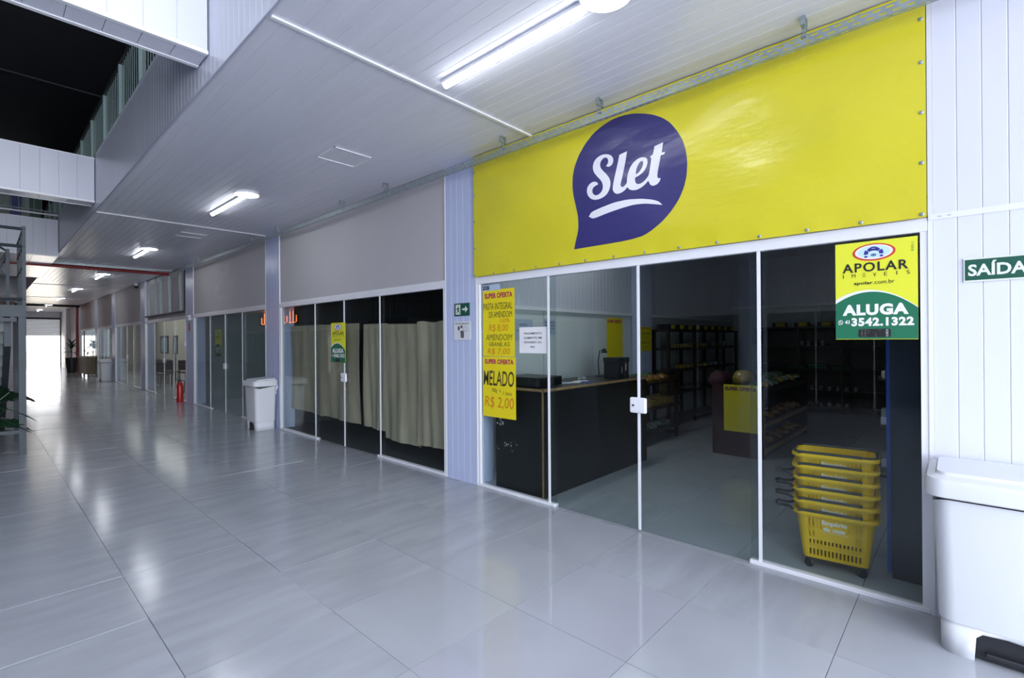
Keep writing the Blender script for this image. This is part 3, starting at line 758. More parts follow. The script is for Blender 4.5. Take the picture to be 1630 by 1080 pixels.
# ---- posters
def poster(name, label, plane, a0, a1, b0, b1, m, lines, parent_loc=(0, 0, 0), group=None, sag=0.004):
    s = thing(name, label, 'poster', parent_loc, group)
    bm = bmesh.new(); n = 10; V = []
    for i in range(n + 1):
        t = i / n; V.append([bm.verts.new(plane(a0 + (a1 - a0) * (j / 4), b0 + (b1 - b0) * t) + plane(0, 0).normalized() * 0) for j in range(5)])
    for i in range(n):
        for j in range(4): bm.faces.new((V[i][j], V[i][j + 1], V[i + 1][j + 1], V[i + 1][j]))
    bm_obj('poster_sheet', bm, m, s)
    for (txt, u0, u1, v0, v1, mm, bo) in lines:
        A = lambda a, b, pl=plane: pl(a, b)
        me = text_mesh(txt, bo, shear=.1 if mm in (m_marker, m_orange) else 0)
        fit(me, a0 + (a1 - a0) * u0, a0 + (a1 - a0) * u1, b0 + (b1 - b0) * v0, b0 + (b1 - b0) * v1, plane)
        for v in me.vertices: v.co += OFFS
        me.materials.clear(); mesh_obj('lettering', me, mm, s)
    return s
OFFS = Vector((-.0015, 0, 0))
poster('offer_poster', 'yellow handwritten offer poster for pasta taped high on the first pane', XP(GX - .020 + .02), 3.862, 3.395, 1.42, 2.132, m_posty,
       [('SUPER OFERTA', .06, .94, .87, .95, m_magenta, .04), ('PASTA INTEGRAL', .02, .93, .70, .80, m_marker, 0), ('DE AMENDOIM', .2, .93, .58, .67, m_marker, 0), ('100%', .55, .85, .50, .56, m_orange, 0),
        ('R$ 8,00', .2, .8, .36, .48, m_orange, 0), ('AMENDOIM', .1, .93, .24, .33, m_marker, -.005), ('GRANEL KG', .2, .85, .15, .21, m_marker, 0), ('R$ 7,00', .15, .85, .02, .12, m_orange, 0)])
poster('offer_poster', 'yellow handwritten MELADO offer poster taped below the pasta one on the first pane', XP(GX - .021 + .02), 3.868, 3.383, .77, 1.415, m_posty,
       [('SUPER OFERTA', .06, .94, .88, .96, m_magenta, .04), ('MELADO', .02, .95, .52, .77, m_marker, .01), ('700g   a', .28, .55, .40, .48, m_marker, 0), ('1 litro', .62, .88, .38, .44, m_marker, 0), ('R$ 2,00', .06, .94, .14, .34, m_orange, 0)])
poster('payment_notice', 'white printed payment notice on the first pane', XP(GX - .002), 3.33, 2.975, 1.46, 1.72, m_wprint,
       [('PAGAMENTO', .18, .82, .72, .80, m_kprint, .01), ('SOMENTE EM', .18, .82, .55, .63, m_kprint, .01), ('DINHEIRO OU', .18, .82, .38, .46, m_kprint, .01), ('PIX', .42, .58, .2, .28, m_kprint, .01)])
OFFS = Vector((0, -.0015, 0))
paleblue = mat('pale_blue_paper', (.42, .50, .62), .6)
poster('wall_notice', 'pale blue printed notice on the shop wall above the counter, closer to the wall corner', YP(4.208), 4.60, 4.97, 1.60, 1.86, paleblue, [('AVISO', .3, .7, .68, .78, m_kprint, 0), ('NAO ACEITAMOS', .15, .85, .4, .48, m_kprint, 0)])
poster('wall_notice', 'pale blue printed payment notice on the shop wall, beside the first glass joint', YP(4.208), 5.21, 5.46, 1.66, 1.875, paleblue,
       [('PAGAMENTO', .1, .9, .74, .84, m_kprint, .02), ('SOMENTE EM', .1, .9, .54, .64, m_kprint, .02), ('DINHEIRO OU', .1, .9, .34, .44, m_kprint, .02), ('PIX', .4, .6, .14, .24, m_kprint, .02)])
poster('offer_poster', 'blank yellow offer poster on the shop wall above the black box', YP(4.208), 6.80, 7.30, 1.27, 1.94, m_posty, [('SUPER OFERTA', .05, .95, .87, .95, m_magenta, .04)])
poster('offer_poster', 'narrow yellow handwritten poster on the lavender pillar inside the shop', YP(4.055), 7.62, 8.02, 1.38, 1.80, m_posty, [('SUPER OFERTA', .05, .95, .90, .97, m_redp, .02), ('ACUCAR', .1, .9, .68, .78, m_marker, 0), ('7,50', .2, .8, .50, .60, m_orange, 0), ('ARROZ', .1, .9, .30, .40, m_marker, 0), ('5,90', .2, .8, .10, .2, m_orange, 0)])
# ================================================================ FREE-STANDING THINGS
# ---- pedal bin: local origin at floor, front (pedal side) faces -x, width along y
def make_bin(label, loc, rz=0.0):
    t = thing('pedal_bin', label, 'bin', loc, 'white pedal bins along the corridor', rz)
    def loop(hx, hy, r, z, cx=0.0): return [(cx + a, b, z) for a, b in rrect(hx, hy, r, 6)]
    # collar with an arch on the front face
    bm = bmesh.new(); base = rrect(.165, .240, .065, 6)
    P = []
    n = len(base)
    # insert vertices of the arch into the front edge (x = -.165)
    out = []
    for i, p in enumerate(base):
        q = base[(i + 1) % n]; out.append(p)
        if abs(p[0] + .165) < 1e-6 and abs(q[0] + .165) < 1e-6:
            for yy in (.115, .108, .085, 0, -.085, -.108, -.115): out.append((-.165, yy))
    zs = {.115: 0.0, .108: .115, .085: .138, 0: .145, -.085: .138, -.108: .115, -.115: 0.0}
    bot, top = [], []
    for p in out:
        z = zs.get(p[1], 0.0) if abs(p[0] + .165) < 1e-6 else 0.0
        bot.append(bm.verts.new((p[0], p[1], z))); top.append(bm.verts.new((p[0] * 1.01, p[1] * 1.008, .165)))
    for i in range(len(out)): bm.faces.new((bot[i], bot[(i + 1) % len(out)], top[(i + 1) % len(out)], top[i]))
    o = bm_obj('base_collar', bm, m_white, t, smooth=True)
    sd = o.modifiers.new('thick', 'SOLIDIFY'); sd.thickness = .006; sd.offset = -1
    # body
    bm = bmesh.new()
    L = [loop(.172, .247, .068, .163), loop(.174, .249, .068, .175), loop(.186, .266, .070, .74)]
    rim = []
    for a, b in rrect(.188, .270, .070, 6):
        dip = .035 * max(0, 1 - abs((a + .10) / .10) ** 2) if abs(b) > .15 else 0
        rim.append((a, b, .785 - dip))
    L.append(rim)
    loft(bm, L, True, False); o = bm_obj('bin_body', bm, m_white, t, smooth=True)
    bm = bmesh.new(); loft(bm, [[(a, b, .70) for a, b in rrect(.180, .260, .068, 6)], [(a, b, .702) for a, b in rrect(.180, .260, .068, 6)]]); bm_obj('bin_shade_cap', bm, m_black, t)  # black cap paints the shade inside the bin, under the lid
    # lid: skirt, shoulder, raised plateau
    bm = bmesh.new()
    L = [loop(.206, .292, .075, .790, -.008), loop(.214, .300, .078, .796, -.008), loop(.214, .300, .078, .862, -.008), loop(.205, .291, .072, .882, -.008), loop(.172, .258, .05, .893, .004), loop(.166, .252, .046, .908, .006)]
    for lp in L[2:]:
        for q in range(len(lp)): lp[q] = (lp[q][0], lp[q][1], lp[q][2] + .022 * (lp[q][0] + .2) / .4)
    loft(bm, L); bmesh.ops.recalc_face_normals(bm, faces=bm.faces)
    o = bm_obj('lid', bm, m_white, t, smooth=True)
    for sy in (-1, 1):
        bm = bmesh.new(); pr = [(.18, .63), (.195, .63), (.195, .69), (.222, .75), (.222, .79), (.18, .79)]
        A = [bm.verts.new((x, sy * .19, z)) for x, z in pr]; B = [bm.verts.new((x, sy * .21, z)) for x, z in pr]
        for i in range(6): bm.faces.new((A[i], A[(i + 1) % 6], B[(i + 1) % 6], B[i]))
        bm.faces.new(A[::-1]); bm.faces.new(B); bmesh.ops.recalc_face_normals(bm, faces=bm.faces); bm_obj('hinge_bracket', bm, m_white, t)
    boxes('pedal', [(-.175, -.10, -.075, .075, .035, .055), (-.10, .10, -.02, .02, .03, .05)], m_black, t, .004)
    box('pedal_shade_box', -.145, .14, -.12, .12, .010, .155, m_black, t)  # black box paints the shade in the recess behind the arch
    return t
bin0 = make_bin('large white pedal bin in front of the white boarded wall beside the yellow banner shop', (3.478, -.142, 0))
def mv(src, label, loc, rz=0): return copy_tree(src, loc, label, rz=rz)
mv(bin0, 'white pedal bin standing at the second boarded pillar, before the paper-covered shopfront', (3.47, 9.44, 0))
mv(bin0, 'small distant white pedal bin at the far pillar beyond the fire extinguisher', (3.46, 25.75, 0))

# ---- stack of wheeled shopping baskets
def stadium(hx, hy, r, n_long=29, n_short=11, n_c=5):
    """rounded rectangle with evenly divided sides, list of (x, y)"""
    out = []
    def line(a, b, n):
        for i in range(n): out.append((a[0] + (b[0] - a[0]) * i / n, a[1] + (b[1] - a[1]) * i / n))
    def arc(cx, cy, a0):
        for i in range(n_c): a = R(a0 + 90 * i / n_c); out.append((cx + r * math.cos(a), cy + r * math.sin(a)))
    line((hx, -hy + r), (hx, hy - r), n_long); arc(hx - r, hy - r, 0)
    line((hx - r, hy), (-hx + r, hy), n_short); arc(-hx + r, hy - r, 90)
    line((-hx, hy - r), (-hx, -hy + r), n_long); arc(-hx + r, -hy + r, 180)
    line((-hx + r, -hy), (hx - r, -hy), n_short); arc(hx - r, -hy + r, 270)
    return out
def basket_shell():
    lv = [0, .022, .066, .086, .130, .150, .190, .215, .285, .300, .325]
    bm = bmesh.new(); rings = []
    for z in lv:
        t = z / .325; rings.append([bm.verts.new((x, y, z)) for x, y in stadium(.105 + .035 * t, .185 + .040 * t, .030 + .030 * t)])
    N = len(rings[0]); nl, ns, nc = 29, 11, 5
    def kind(j):   # which side, index on side
        if j < nl: return 'b', j, nl
        j -= nl + nc
        if 0 <= j < ns: return 's', j, ns
        j -= ns + nc
        if 0 <= j < nl: return 'f', j, nl
        j -= nl + nc
        if 0 <= j < ns: return 's', j, ns
        return 'c', 0, 1
    for k in range(len(lv) - 1):
        for j in range(N):
            s, i, n = kind(j); slot = False
            if s != 'c' and i % 2 == 1:
                if k in (1, 3): slot = True
                if k == 5: slot = s == 's' or i < 4 or i > n - 5
                if k == 7: slot = True
            if s == 'f' and k == 7 and 7 < i < n - 8: slot = False
            if not slot: bm.faces.new((rings[k][j], rings[k][(j + 1) % N], rings[k + 1][(j + 1) % N], rings[k + 1][j]))
    bm.faces.new(rings[0][::-1])
    me = bpy.data.meshes.new('basket_shell'); bm.normal_update(); bm.to_mesh(me); bm.free(); me.materials.append(m_basket); return me
SH = basket_shell()
def make_basket():
    t = thing('shopping_basket', 'x', 'shopping basket', (0, 0, 0), 'nested yellow shopping baskets')
    o = mesh_obj('basket_shell', SH, None, t); sd = o.modifiers.new('thick', 'SOLIDIFY'); sd.thickness = .003; sd.offset = 1
    bm = bmesh.new(); a = [(x, y) for x, y in rrect(.140, .225, .066, 8)]
    def sc(k, z): return [(x * (1 + k / .14), y * (1 + k / .225), z) for x, y in a]
    L = [sc(.0, .300), sc(.024, .300), sc(.027, .310), sc(.024, .326), sc(.0, .326)]
    rings = [[bm.verts.new(p) for p in q] for q in L]
    for A, B in zip(rings, rings[1:] + rings[:1]):
        for j in range(len(A)): bm.faces.new((A[j], A[(j + 1) % len(A)], B[(j + 1) % len(A)], B[j]))
    bmesh.ops.recalc_face_normals(bm, faces=bm.faces); bm_obj('rim', bm, m_basket, t)
    # dark carry handles lying on the rim, front and back
    for s in (-1, 1):
        pts = [(s * .155, -.10 + .31 * i / 8, .330) for i in range(9)] if s < 0 else [(s * .152, -.20 + .4 * i / 8, .330) for i in range(9)]
        if s < 0: pts = [(-.155, -.155, .329)] + pts
        tube('carry_handle', pts, .012, m_black, t, 6)
    return t
def pull_handle(t):
    loop = [(-.155, .12, .322), (-.150, .19, .320), (-.118, .245, .318), (-.06, .275, .316), (-.05, .30, .315), (-.055, .355, .318), (.0, .365, .318), (.04, .355, .318), (.035, .30, .315), (.045, .275, .316), (.10, .245, .318), (.135, .20, .320)]
    tube('pull_handle', loop, .009, m_black, t, 6)
bx, by, bz = 4.03, .668, .075
brz = R(7)
lab = ['bottom yellow basket of the nested stack behind the glass, standing on black castors', 'second yellow basket from the bottom of the nested stack', 'third yellow basket from the bottom of the nested stack', 'fourth yellow basket from the bottom of the nested stack', 'fifth yellow basket from the bottom of the nested stack, just under the top one', 'topmost yellow basket of the nested stack, with a dark ring round its rim']
proto = make_basket(); proto.location = (bx, by, bz); proto.rotation_euler.z = brz; proto['label'] = lab[0]
stack = [proto] + [copy_tree(proto, (bx, by, bz + .08 * k), lab[k], rz=brz) for k in range(1, 6)]
for k in range(6):
    b = stack[k]
    if k < 4: pull_handle(b)
    if k == 5:
        bm = bmesh.new(); add_tube(bm, [(x * 1.09, y * 1.055, .331) for x, y in rrect(.140, .225, .066, 6)], .0085, 6, True); bm_obj('carry_ring', bm, m_black, b)
    def bp(a, z): 
        tt = z / .325; return Vector((-(.105 + .035 * tt) - .0045, a, z))
    text('Emp\u00f3rio', .072, -.070, .238, .276, bp, m_wprint, b, bold=.035)
    text('da casa', .064, -.060, .205, .232, bp, m_wprint, b, bold=.035)
    if k == 0: text('ALIMENTOS NATURAIS', .080, -.075, .192, .198, bp, m_wprint, b, bold=0)
for sx, sy in ((-.085, .15), (-.085, -.15), (.085, .15), (.085, -.15)):
    w = lathe('castor', [(.022, -.013), (.028, -.009), (.028, .009), (.022, .013)], m_black, stack[0], n=20)
    w.matrix_local = Matrix.Translation((sx, sy, -.075 + .0285)) @ Matrix.Rotation(R(90), 4, 'Y')
    boxes('castor_fork', [(sx - .016, sx - .014, sy - .012, sy + .012, -.05, .0), (sx + .014, sx + .016, sy - .012, sy + .012, -.05, .0), (sx - .016, sx + .016, sy - .014, sy + .014, -.012, .002)], m_black, stack[0])

# ---- counter
c = thing('shop_counter', 'long black laminate shop counter with wooden edge banding behind the glass', 'counter', (3.80, 3.09, 0))
box('end_panel', 0, .03, 0, .66, 0, 1.065, m_blackwood, c); box('front_panel', .03, 2.16, 0, .025, 0, 1.065, m_blackwood, c)
box('back_panel', .03, 2.16, .635, .66, 0, 1.065, m_blackwood, c); box('end_panel', 2.13, 2.16, .025, .635, 0, 1.065, m_blackwood, c)
box('countertop', -.004, 2.17, -.004, .67, 1.072, 1.096, m_blackwood, c)
for b in ((-.010, 2.172, -.010, -.003, 1.070, 1.098), (-.010, -.003, -.010, .67, 1.070, 1.098), (-.008, .0, -.008, .010, 0, 1.07)): box('edge_banding', *b, m_edge, c)
bm = bmesh.new(); random.seed(3)
for k in range(26):
    cx, cz, s = (.60 + random.gauss(0, .03), .70 + random.gauss(0, .03), .011) if k < 12 else (.50 + random.gauss(0, .07), .46 + random.gauss(0, .03), .008)
    r = random.uniform(.3, 1) * s
    vs = [bm.verts.new((-.0015, cx - 0 + r * math.cos(a), cz + r * random.uniform(.7, 1.5) * math.sin(a))) for a in [2 * math.pi * q / 6 for q in range(6)]]; bm.faces.new(vs)
o = bm_obj('chipped_spots', bm, m_wprint, c); o['kind'] = 'stuff'
r = thing('till_drawer', 'flat black cash drawer on the counter end next to the glass', 'cash drawer', (3.87, 3.17, 1.096))
box('drawer_body', 0, .42, .05, .55, .008, .105, m_black, r, bev=.006); box('drawer_front', .03, .39, .038, .05, .015, .095, m_blackwood, r, bev=.003); 
for x, y in ((.04, .09), (.38, .09), (.04, .5), (.38, .5)): lathe('foot', [(.012, 0), (.012, .009)], m_black, r, n=10, loc=(x, y, 0))
b = thing('black_box', 'scuffed black box standing near the inner end of the counter', 'box', (5.45, 3.20, 1.096))
box('box_body', 0, .25, 0, .22, 0, .25, m_black, b, bev=.004); box('box_lid', -.006, .256, -.006, .226, .20, .262, m_black, b, bev=.004)
for x in (.06, .15, .17): box('scuff', x, x + .008, -.0075, -.006, .05 + x * .3, .12 + x * .4, m_wprint, b)
p = thing('paper_sheets', 'loose blue and white sheets lying on the counter top', 'paper', (4.55, 3.3, 1.0965))
for k, (x, y, a, mm) in enumerate(((0, .05, .3, paleblue), (.14, .0, -.2, m_wprint), (.30, .06, .15, m_wprint), (.22, -.08, .5, m_bluep))):
    o = box('sheet', -.10, .10, -.07, .07, .0008 * k, .0008 * k + .0006, mm, p); o.rotation_euler.z = a; o.location = (x, y, 0)
tube('crumpled_bag', [(.30, .10, .02), (.36, .12, .035), (.43, .10, .025), (.50, .12, .012)], [.008, .022, .026, .006], m_bag, p, 7)
d = thing('desk_lamp', 'small bent dark lamp behind the black box', 'lamp', (5.62, 3.60, 1.096))
lathe('lamp_foot', [(.06, 0), (.06, .012), (.01, .02)], m_black, d); tube('lamp_arm', [(0, 0, .015), (-.02, 0, .2), (.02, 0, .34), (.09, -.02, .36)], .007, m_black, d); lathe('lamp_head', [(.02, .03), (.045, -.03)], m_black, d, n=14, loc=(.10, -.02, .34))

# ---- lumpy snack bag prototype meshes
def bag_mesh(seed, sx, sy, sz, m, name='snack_bag'):
    rnd = random.Random(seed); bm = bmesh.new(); bmesh.ops.create_icosphere(bm, subdivisions=3, radius=1)
    ph = [rnd.uniform(0, 6.3) for _ in range(6)]
    for v in bm.verts:
        p = v.co.copy(); k = 1 + .10 * math.sin(5 * p.x + ph[0]) * math.sin(4 * p.y + ph[1]) + .06 * math.sin(9 * p.y + ph[2]) * math.cos(8 * p.x + ph[3])
        e = max(abs(p.x), abs(p.y))
        v.co = Vector((math.copysign(abs(p.x) ** .75, p.x) * sx * k, math.copysign(abs(p.y) ** .75, p.y) * sy * k, max(-.55, p.z * (1 - .4 * e ** 3)) * sz * k))
    z0 = min(v.co.z for v in bm.verts)
    for v in bm.verts: v.co.z -= z0
    me = bpy.data.meshes.new(name); bm.to_mesh(me); bm.free()
    for q in me.polygons: q.use_smooth = True
    me.materials.append(m); return me
BG = [bag_mesh(k, .105, .075, .05, mm) for k, mm in enumerate((m_baggreen, m_bag, m_bagorange, m_bagyellow))]
def bag(x, y, z, k, label, group, s=1.0, rz=None, rx=0, ry=0):
    o = bpy.data.objects.new('snack_bag', BG[k]); COL.objects.link(o); o.location = (x, y, z); o.scale = (s, s, s)
    o.rotation_euler = (rx, ry, random.uniform(0, 3.1) if rz is None else rz); tag(o, label, 'snack bag', group); return o

# ---- generic rack: legs and shelves
def rack(name, label, loc, lx, ly, levels, m=m_wood, mids=0, back=False, group=None):
    t = thing(name, label, 'shelf unit', loc, group); H = max(levels)
    xs = [0, lx - .05] + [lx * (i + 1) / (mids + 1) - .025 for i in range(mids)]
    for x in xs:
        for y in (0, ly - .05): box('post', x, x + .05, y, y + .05, 0, H, m, t)
    for z in levels: box('shelf_board', -.01, lx + .01, -.01, ly + .01, z - .035, z, m, t)
    for x in (0, lx - .05): box('side_rail', x, x + .05, 0, ly, .05, .10, m, t)
    return t

# low rack behind the counter
rk = rack('display_rack', 'low dark wooden rack of snack bags between the counter and the tall shelving', (6.55, 3.45, 0), 1.20, .55, [.20, .55, .93])
for i in range(3): bag(6.85 + i * .33, 3.62, .93, 2, 'amber snack bag on top of the low dark rack, ' + nth(i, 3, 'the counter'), 'amber bags on the low rack', 1.25)
for i in range(3): bag(6.80 + i * .32, 3.86, .93, 0, 'green snack bag behind the amber ones on the low rack, ' + nth(i, 3, 'the counter'), 'green bags on the low rack top', 1.3)
for i in range(3):
    x = 6.72 + i * .36
    t = thing('kraft_tray', 'wedge-shaped kraft tray on the middle board of the low rack, ' + nth(i, 3, 'the counter'), 'tray', (x, 3.50, .55), 'kraft trays on the low rack')
    boxes('tray_wall', [(0, .24, 0, .01, 0, .08), (0, .24, .24, .25, 0, .13), (0, .01, 0, .25, 0, .10), (.23, .24, 0, .25, 0, .10), (0, .24, 0, .25, 0, .008)], m_boxy, t)
    bag(x + .12, 3.63, .565, 0, 'green snack bag in the kraft tray that is ' + nth(i, 3, 'the counter'), 'green bags in kraft trays', 1.0, 0)
for i in range(4): bag(6.76 + i * .26, 3.60, .20, 1 if i % 2 else 0, 'plastic bag on the bottom board of the low rack, ' + nth(i, 4, 'the counter'), 'clear bags at the foot of the low rack', 1.2)

# tall dark shelving along the dividing wall
rk = rack('tall_shelving', 'tall dark shelving with yellow boxes on top along the shop wall', (8.25, 3.84, 0), 3.55, .32, [.12, .62, 1.02, 1.42, 1.755], mids=2)
def display_box(x, y, z, label, group, w=.26, rz=0.0):
    t = thing('display_box', label, 'box', (x, y, z), group, rz)
    box('box_side', 0, .07, 0, .22, 0, .10, m_boxb, t); box('box_body', .07, w, 0, .22, 0, .10, m_boxy, t)
    box('box_label', .09, w - .03, -.002, 0, .02, .08, m_posty, t)
for i in range(9): display_box(8.35 + i * .38, 3.88, 1.755, 'yellow and black box on top of the tall shelving, ' + nth(i, 9, 'its counter end'), 'boxes on the tall shelving')
for i in range(15):
    t = box('candy_packet', -.045, .045, -.035, .035, 0, .075, m_bagyellow, None, .012, (8.42 + i * .125, 3.92, 1.42)); tag(t, 'small yellow packet on the second board of the tall shelving, ' + nth(i, 15, 'its counter end'), 'packet', 'yellow packets on the tall shelving')
for i in range(7):
    t = lathe('glass_jar', [(.036, 0), (.038, .01), (.038, .09), (.028, .10), (.028, .115)], m_bag, None, 14, (10.45 + i * .13, 3.92, 1.42)); tag(t, 'small glass jar beyond the yellow packets on the tall shelving, ' + nth(i, 7, 'the packets'), 'jar', 'glass jars on the tall shelving')
for i in range(8): bag(8.95 + i * .27, 3.95, 1.02, 3 if i < 5 else 1, 'snack bag on the third board of the tall shelving, ' + nth(i, 8, 'its counter end'), 'bags on the third board of the tall shelving', 1.1, .3 * i)
for i in range(3): bag(9.2 + i * .25, 3.95, .62, 1, 'clear bag on the fourth board of the tall shelving, ' + nth(i, 3, 'the brown carton'), 'clear bags on the tall shelving', 1.15, .2)
t = box('carton', 0, .34, 0, .25, 0, .34, m_brown, None, .004, (8.45, 3.88, .62)); tag(t, 'plain brown carton on the fourth board of the tall dark shelving', 'carton')
hl = thing('wire_lantern', 'small dark wire lantern hanging from the shop ceiling before the back wall', 'lamp', (11.9, 3.45, 0))
tube('cord', [(0, 0, 1.78), (0, 0, 3.45)], .004, m_black, hl, 5); lathe('lamp_shade', [(.09, 1.46), (.10, 1.48), (.10, 1.74), (.06, 1.78), (.01, 1.78)], m_dark, hl, n=14)

# back wall shelving
rk = rack('back_shelving', 'wide dark shelving with boxes and green trays against the back wall of the shop', (12.10, 1.05, 0), .38, 2.45, [.12, .47, .93, 1.41, 1.83], mids=0)
for y in (.8, 1.6): box('post', 0, .05, y, y + .05, 0, 1.83, m_wood, rk)
box('side_panel', .33, .36, 0, 2.45, 0, 1.83, m_wood, rk)
for i in range(5):
    display_box(12.16, 3.20 - i * .44, 1.83, 'yellow and black box on top of the back wall shelving, ' + nth(i, 5, 'the lantern side'), 'boxes on the back shelving', .26, R(-90))
for i in range(4):
    t = lathe('glass_jar', [(.04, 0), (.042, .01), (.042, .09), (.03, .10), (.03, .12)], m_bag, None, 14, (12.2, 2.62 - i * .13, 1.41)); tag(t, 'small glass jar on the back wall shelving, ' + nth(i, 4, 'the lantern side'), 'jar', 'jars on the back shelving')
for k, (y, n) in enumerate(((2.55, 1), (2.15, 2), (1.72, 1))):
    for q in range(n):
        t = box('green_tray', 0, .28, 0, .34, 0, .045, m_greentray, None, .010, (12.13, y, .93 + q * .05)); tag(t, 'green wrapped tray on the back wall shelving, ' + ('alone beside the black crate', 'alone by the navy panel', 'lower of the stacked pair', 'upper of the stacked pair')[0 if k == 0 else 1 if k == 2 else 2 + q], 'tray', 'green wrapped trays')
t = box('black_crate', 0, .30, 0, .50, 0, .09, m_black, None, .01, (12.13, 2.92, .93)); tag(t, 'shallow black crate with a pale rim on the back wall shelving', 'crate')
for z in (.47, .12):
    for i in range(6 if z > .2 else 5):
        t = lathe('spice_jar', [(.038, 0), (.040, .01), (.040, .07), (.03, .08), (.03, .095)], m_bag, None, 14, (12.17, 2.42 - i * .155, z)); tag(t, 'small silvery jar on the ' + ('fourth' if z > .2 else 'bottom') + ' board of the back wall shelving, ' + nth(i, 6 if z > .2 else 5, 'the island'), 'jar', 'silvery jars on the ' + ('fourth' if z > .2 else 'bottom') + ' board')

# ---- island display in the middle of the shop
isl = thing('island_display', 'dark wooden island display with sloping shelves in the middle of the shop', 'display stand', (6.92, 1.93, 0))
box('end_panel', 0, .04, 0, .66, 0, .96, mat('reddish_wood', (.045, .014, .012), .4, var=.3, vscale=5), isl)
box('end_panel', 2.38, 2.42, 0, .66, 0, .90, m_wood, isl); box('centre_panel', .04, 2.38, .31, .35, 0, .88, m_wood, isl)
box('plinth', .04, 2.38, .04, .62, 0, .06, m_wood, isl)
for z in (.08, .42, .86):
    for s in (0, 1):
        o = box('sloping_shelf', .04, 2.38, 0, .30, -.012, .012, m_wood, isl); o.location = (0, .02 if s == 0 else .64, z); o.rotation_euler.x = R(16) if s == 0 else R(180 - 16)
        if s: o.location.z = z
    box('shelf_lip', .04, 2.38, -.004, .012, z - .01, z + .05, m_edge if z < .5 else m_wood, isl)
for i in range(8): bag(7.12 + i * .29, 2.10, .90, (0, 3, 1, 0, 3, 1, 3, 0)[i], 'snack bag on the basket side of the island top shelf, ' + nth(i, 8, 'the poster end'), 'bags on the near top shelf of the island', 1.15, None, .28)
for i in range(6): bag(7.66 + i * .29, 2.36, .93, (1, 0, 1, 0, 1, 0, 0, 1)[i], 'snack bag on the counter side of the island top shelf, ' + nth(i, 6, 'the poster end'), 'bags on the far top shelf of the island', 1.25, None, -.2)
for i in range(6): bag(7.2 + i * .36, 2.08, .47, 2, 'amber bag on the middle shelf of the island, ' + nth(i, 6, 'the poster end'), 'bags on the middle shelf of the island', 1.1, None, .28)
for i in range(6): bag(7.2 + i * .36, 2.08, .13, 2, 'amber bag on the lowest shelf of the island, ' + nth(i, 6, 'the poster end'), 'bags on the lowest shelf of the island', 1.1, None, .28)
for k, (y, mm, lab_) in enumerate(((2.53, mat('maroon_cloth', (.06, .01, .02), .7), 'rounded maroon bundle on the counter side of the island display'), (2.33, m_bagyellow, 'rounded yellow bundle beside the maroon one on the island display'))):
    o = mesh_obj('cloth_bundle', bag_mesh(20 + k, .16, .14, .13, mm, 'cloth_bundle'), None, None, (7.05 + .35 * k, y, .93)); tag(o, lab_, 'bundle')
poster('offer_poster', 'blank yellow SUPER OFERTA poster hanging on the end panel of the dark island display', lambda a, b: Vector((6.905, a, b)), 2.43, 1.99, .335, .965, m_posty, [])
OFFS = Vector((-.002, 0, 0))
ps = [o for o in bpy.data.objects if o.get('label', '').startswith('blank yellow SUPER OFERTA poster hanging')][0]
text('SUPER OFERTA', 2.41, 2.01, .885, .935, XP(6.903), m_vprint, ps, bold=.04)

# ---- navy gondola by the right jamb
g = thing('navy_display_panel', 'tall dark navy panel with a bright blue edge inside the glass beside the basket stack', 'display panel', (4.08, 0.0, 0))
box('panel_face', 0, .03, -.02, .365, .045, 2.2, m_navy, g); box('blue_edge', -.002, .60, .365, .385, .03, 2.2, m_bluee, g)
box('kick_board', .01, .58, -.02, .36, 0, .04, m_black, g); box('back_board', .58, .60, -.02, .365, .04, 2.2, m_navy, g)
poster('offer_poster', 'narrow yellow poster hanging on the blue edge of the navy panel', YP(.392), 4.10, 4.45, 1.26, 1.9, m_posty, [])
for k, z in enumerate((.62, .676, .732, .98, 1.036, 1.30)):
    zz = z if k < 1 else z
    if k in (0, 3, 5): boxes('wire_tray', [(.20, .40, .385, .45, z - .006, z - .001), (.20, .40, .446, .45, z, z + .02)], m_black, g)
    o = box('small_carton', 0, .09, 0, .05, 0, .055, m_white if k % 2 else m_bag, None, .004, (4.30 + (k % 3) * .03, .388, z)); tag(o, 'small pale carton on the blue side of the navy panel, ' + nth(k, 6, 'the floor'), 'carton', 'pale cartons on the navy panel')

# ---- brown paper hung behind the second shopfront
def paper(y0, y1, z0f, z1f, x, label, seed):
    rnd = random.Random(seed); bm = bmesh.new(); NYp, NZp = 36, 22; ph = [rnd.uniform(0, 6) for _ in range(5)]; G = []
    for i in range(NYp + 1):
        u = i / NYp; y = y0 + (y1 - y0) * u; a, b = z0f(u), z1f(u); row = []
        for j in range(NZp + 1):
            v = j / NZp; z = a + (b - a) * v
            f = (1 - v) * .5 + .35
            d = .018 * f * math.sin(9 * u + ph[0] + 1.2 * v) + .012 * f * math.sin(23 * u + ph[1] - 2 * v) + .008 * math.sin(5 * v + 7 * u + ph[2])
            row.append(bm.verts.new((x + d, y, z)))
        G.append(row)
    for i in range(NYp):
        for j in range(NZp): bm.faces.new((G[i][j], G[i][j + 1], G[i + 1][j + 1], G[i + 1][j]))
    o = bm_obj('kraft_paper_sheet', bm, m_paper, None, smooth=True); return tag(o, label, 'paper sheet', 'brown paper behind the second shopfront')
paper(4.50, 5.20, lambda u: .27 - .03 * u, lambda u: 1.83 + .01 * math.sin(9 * u), 3.84, 'brown paper sheet hung behind the pane nearest the boarded pillar', 1)
paper(5.17, 6.02, lambda u: .20 + .02 * u, lambda u: 1.81 + .02 * u, 3.87, 'brown paper sheet hung behind the joint of the two panes right of the sliding door', 2)
paper(6.00, 6.62, lambda u: .30 + .02 * u, lambda u: 1.84, 3.90, 'narrow brown paper sheet beside a dark slit, behind the pane with the lock', 3)
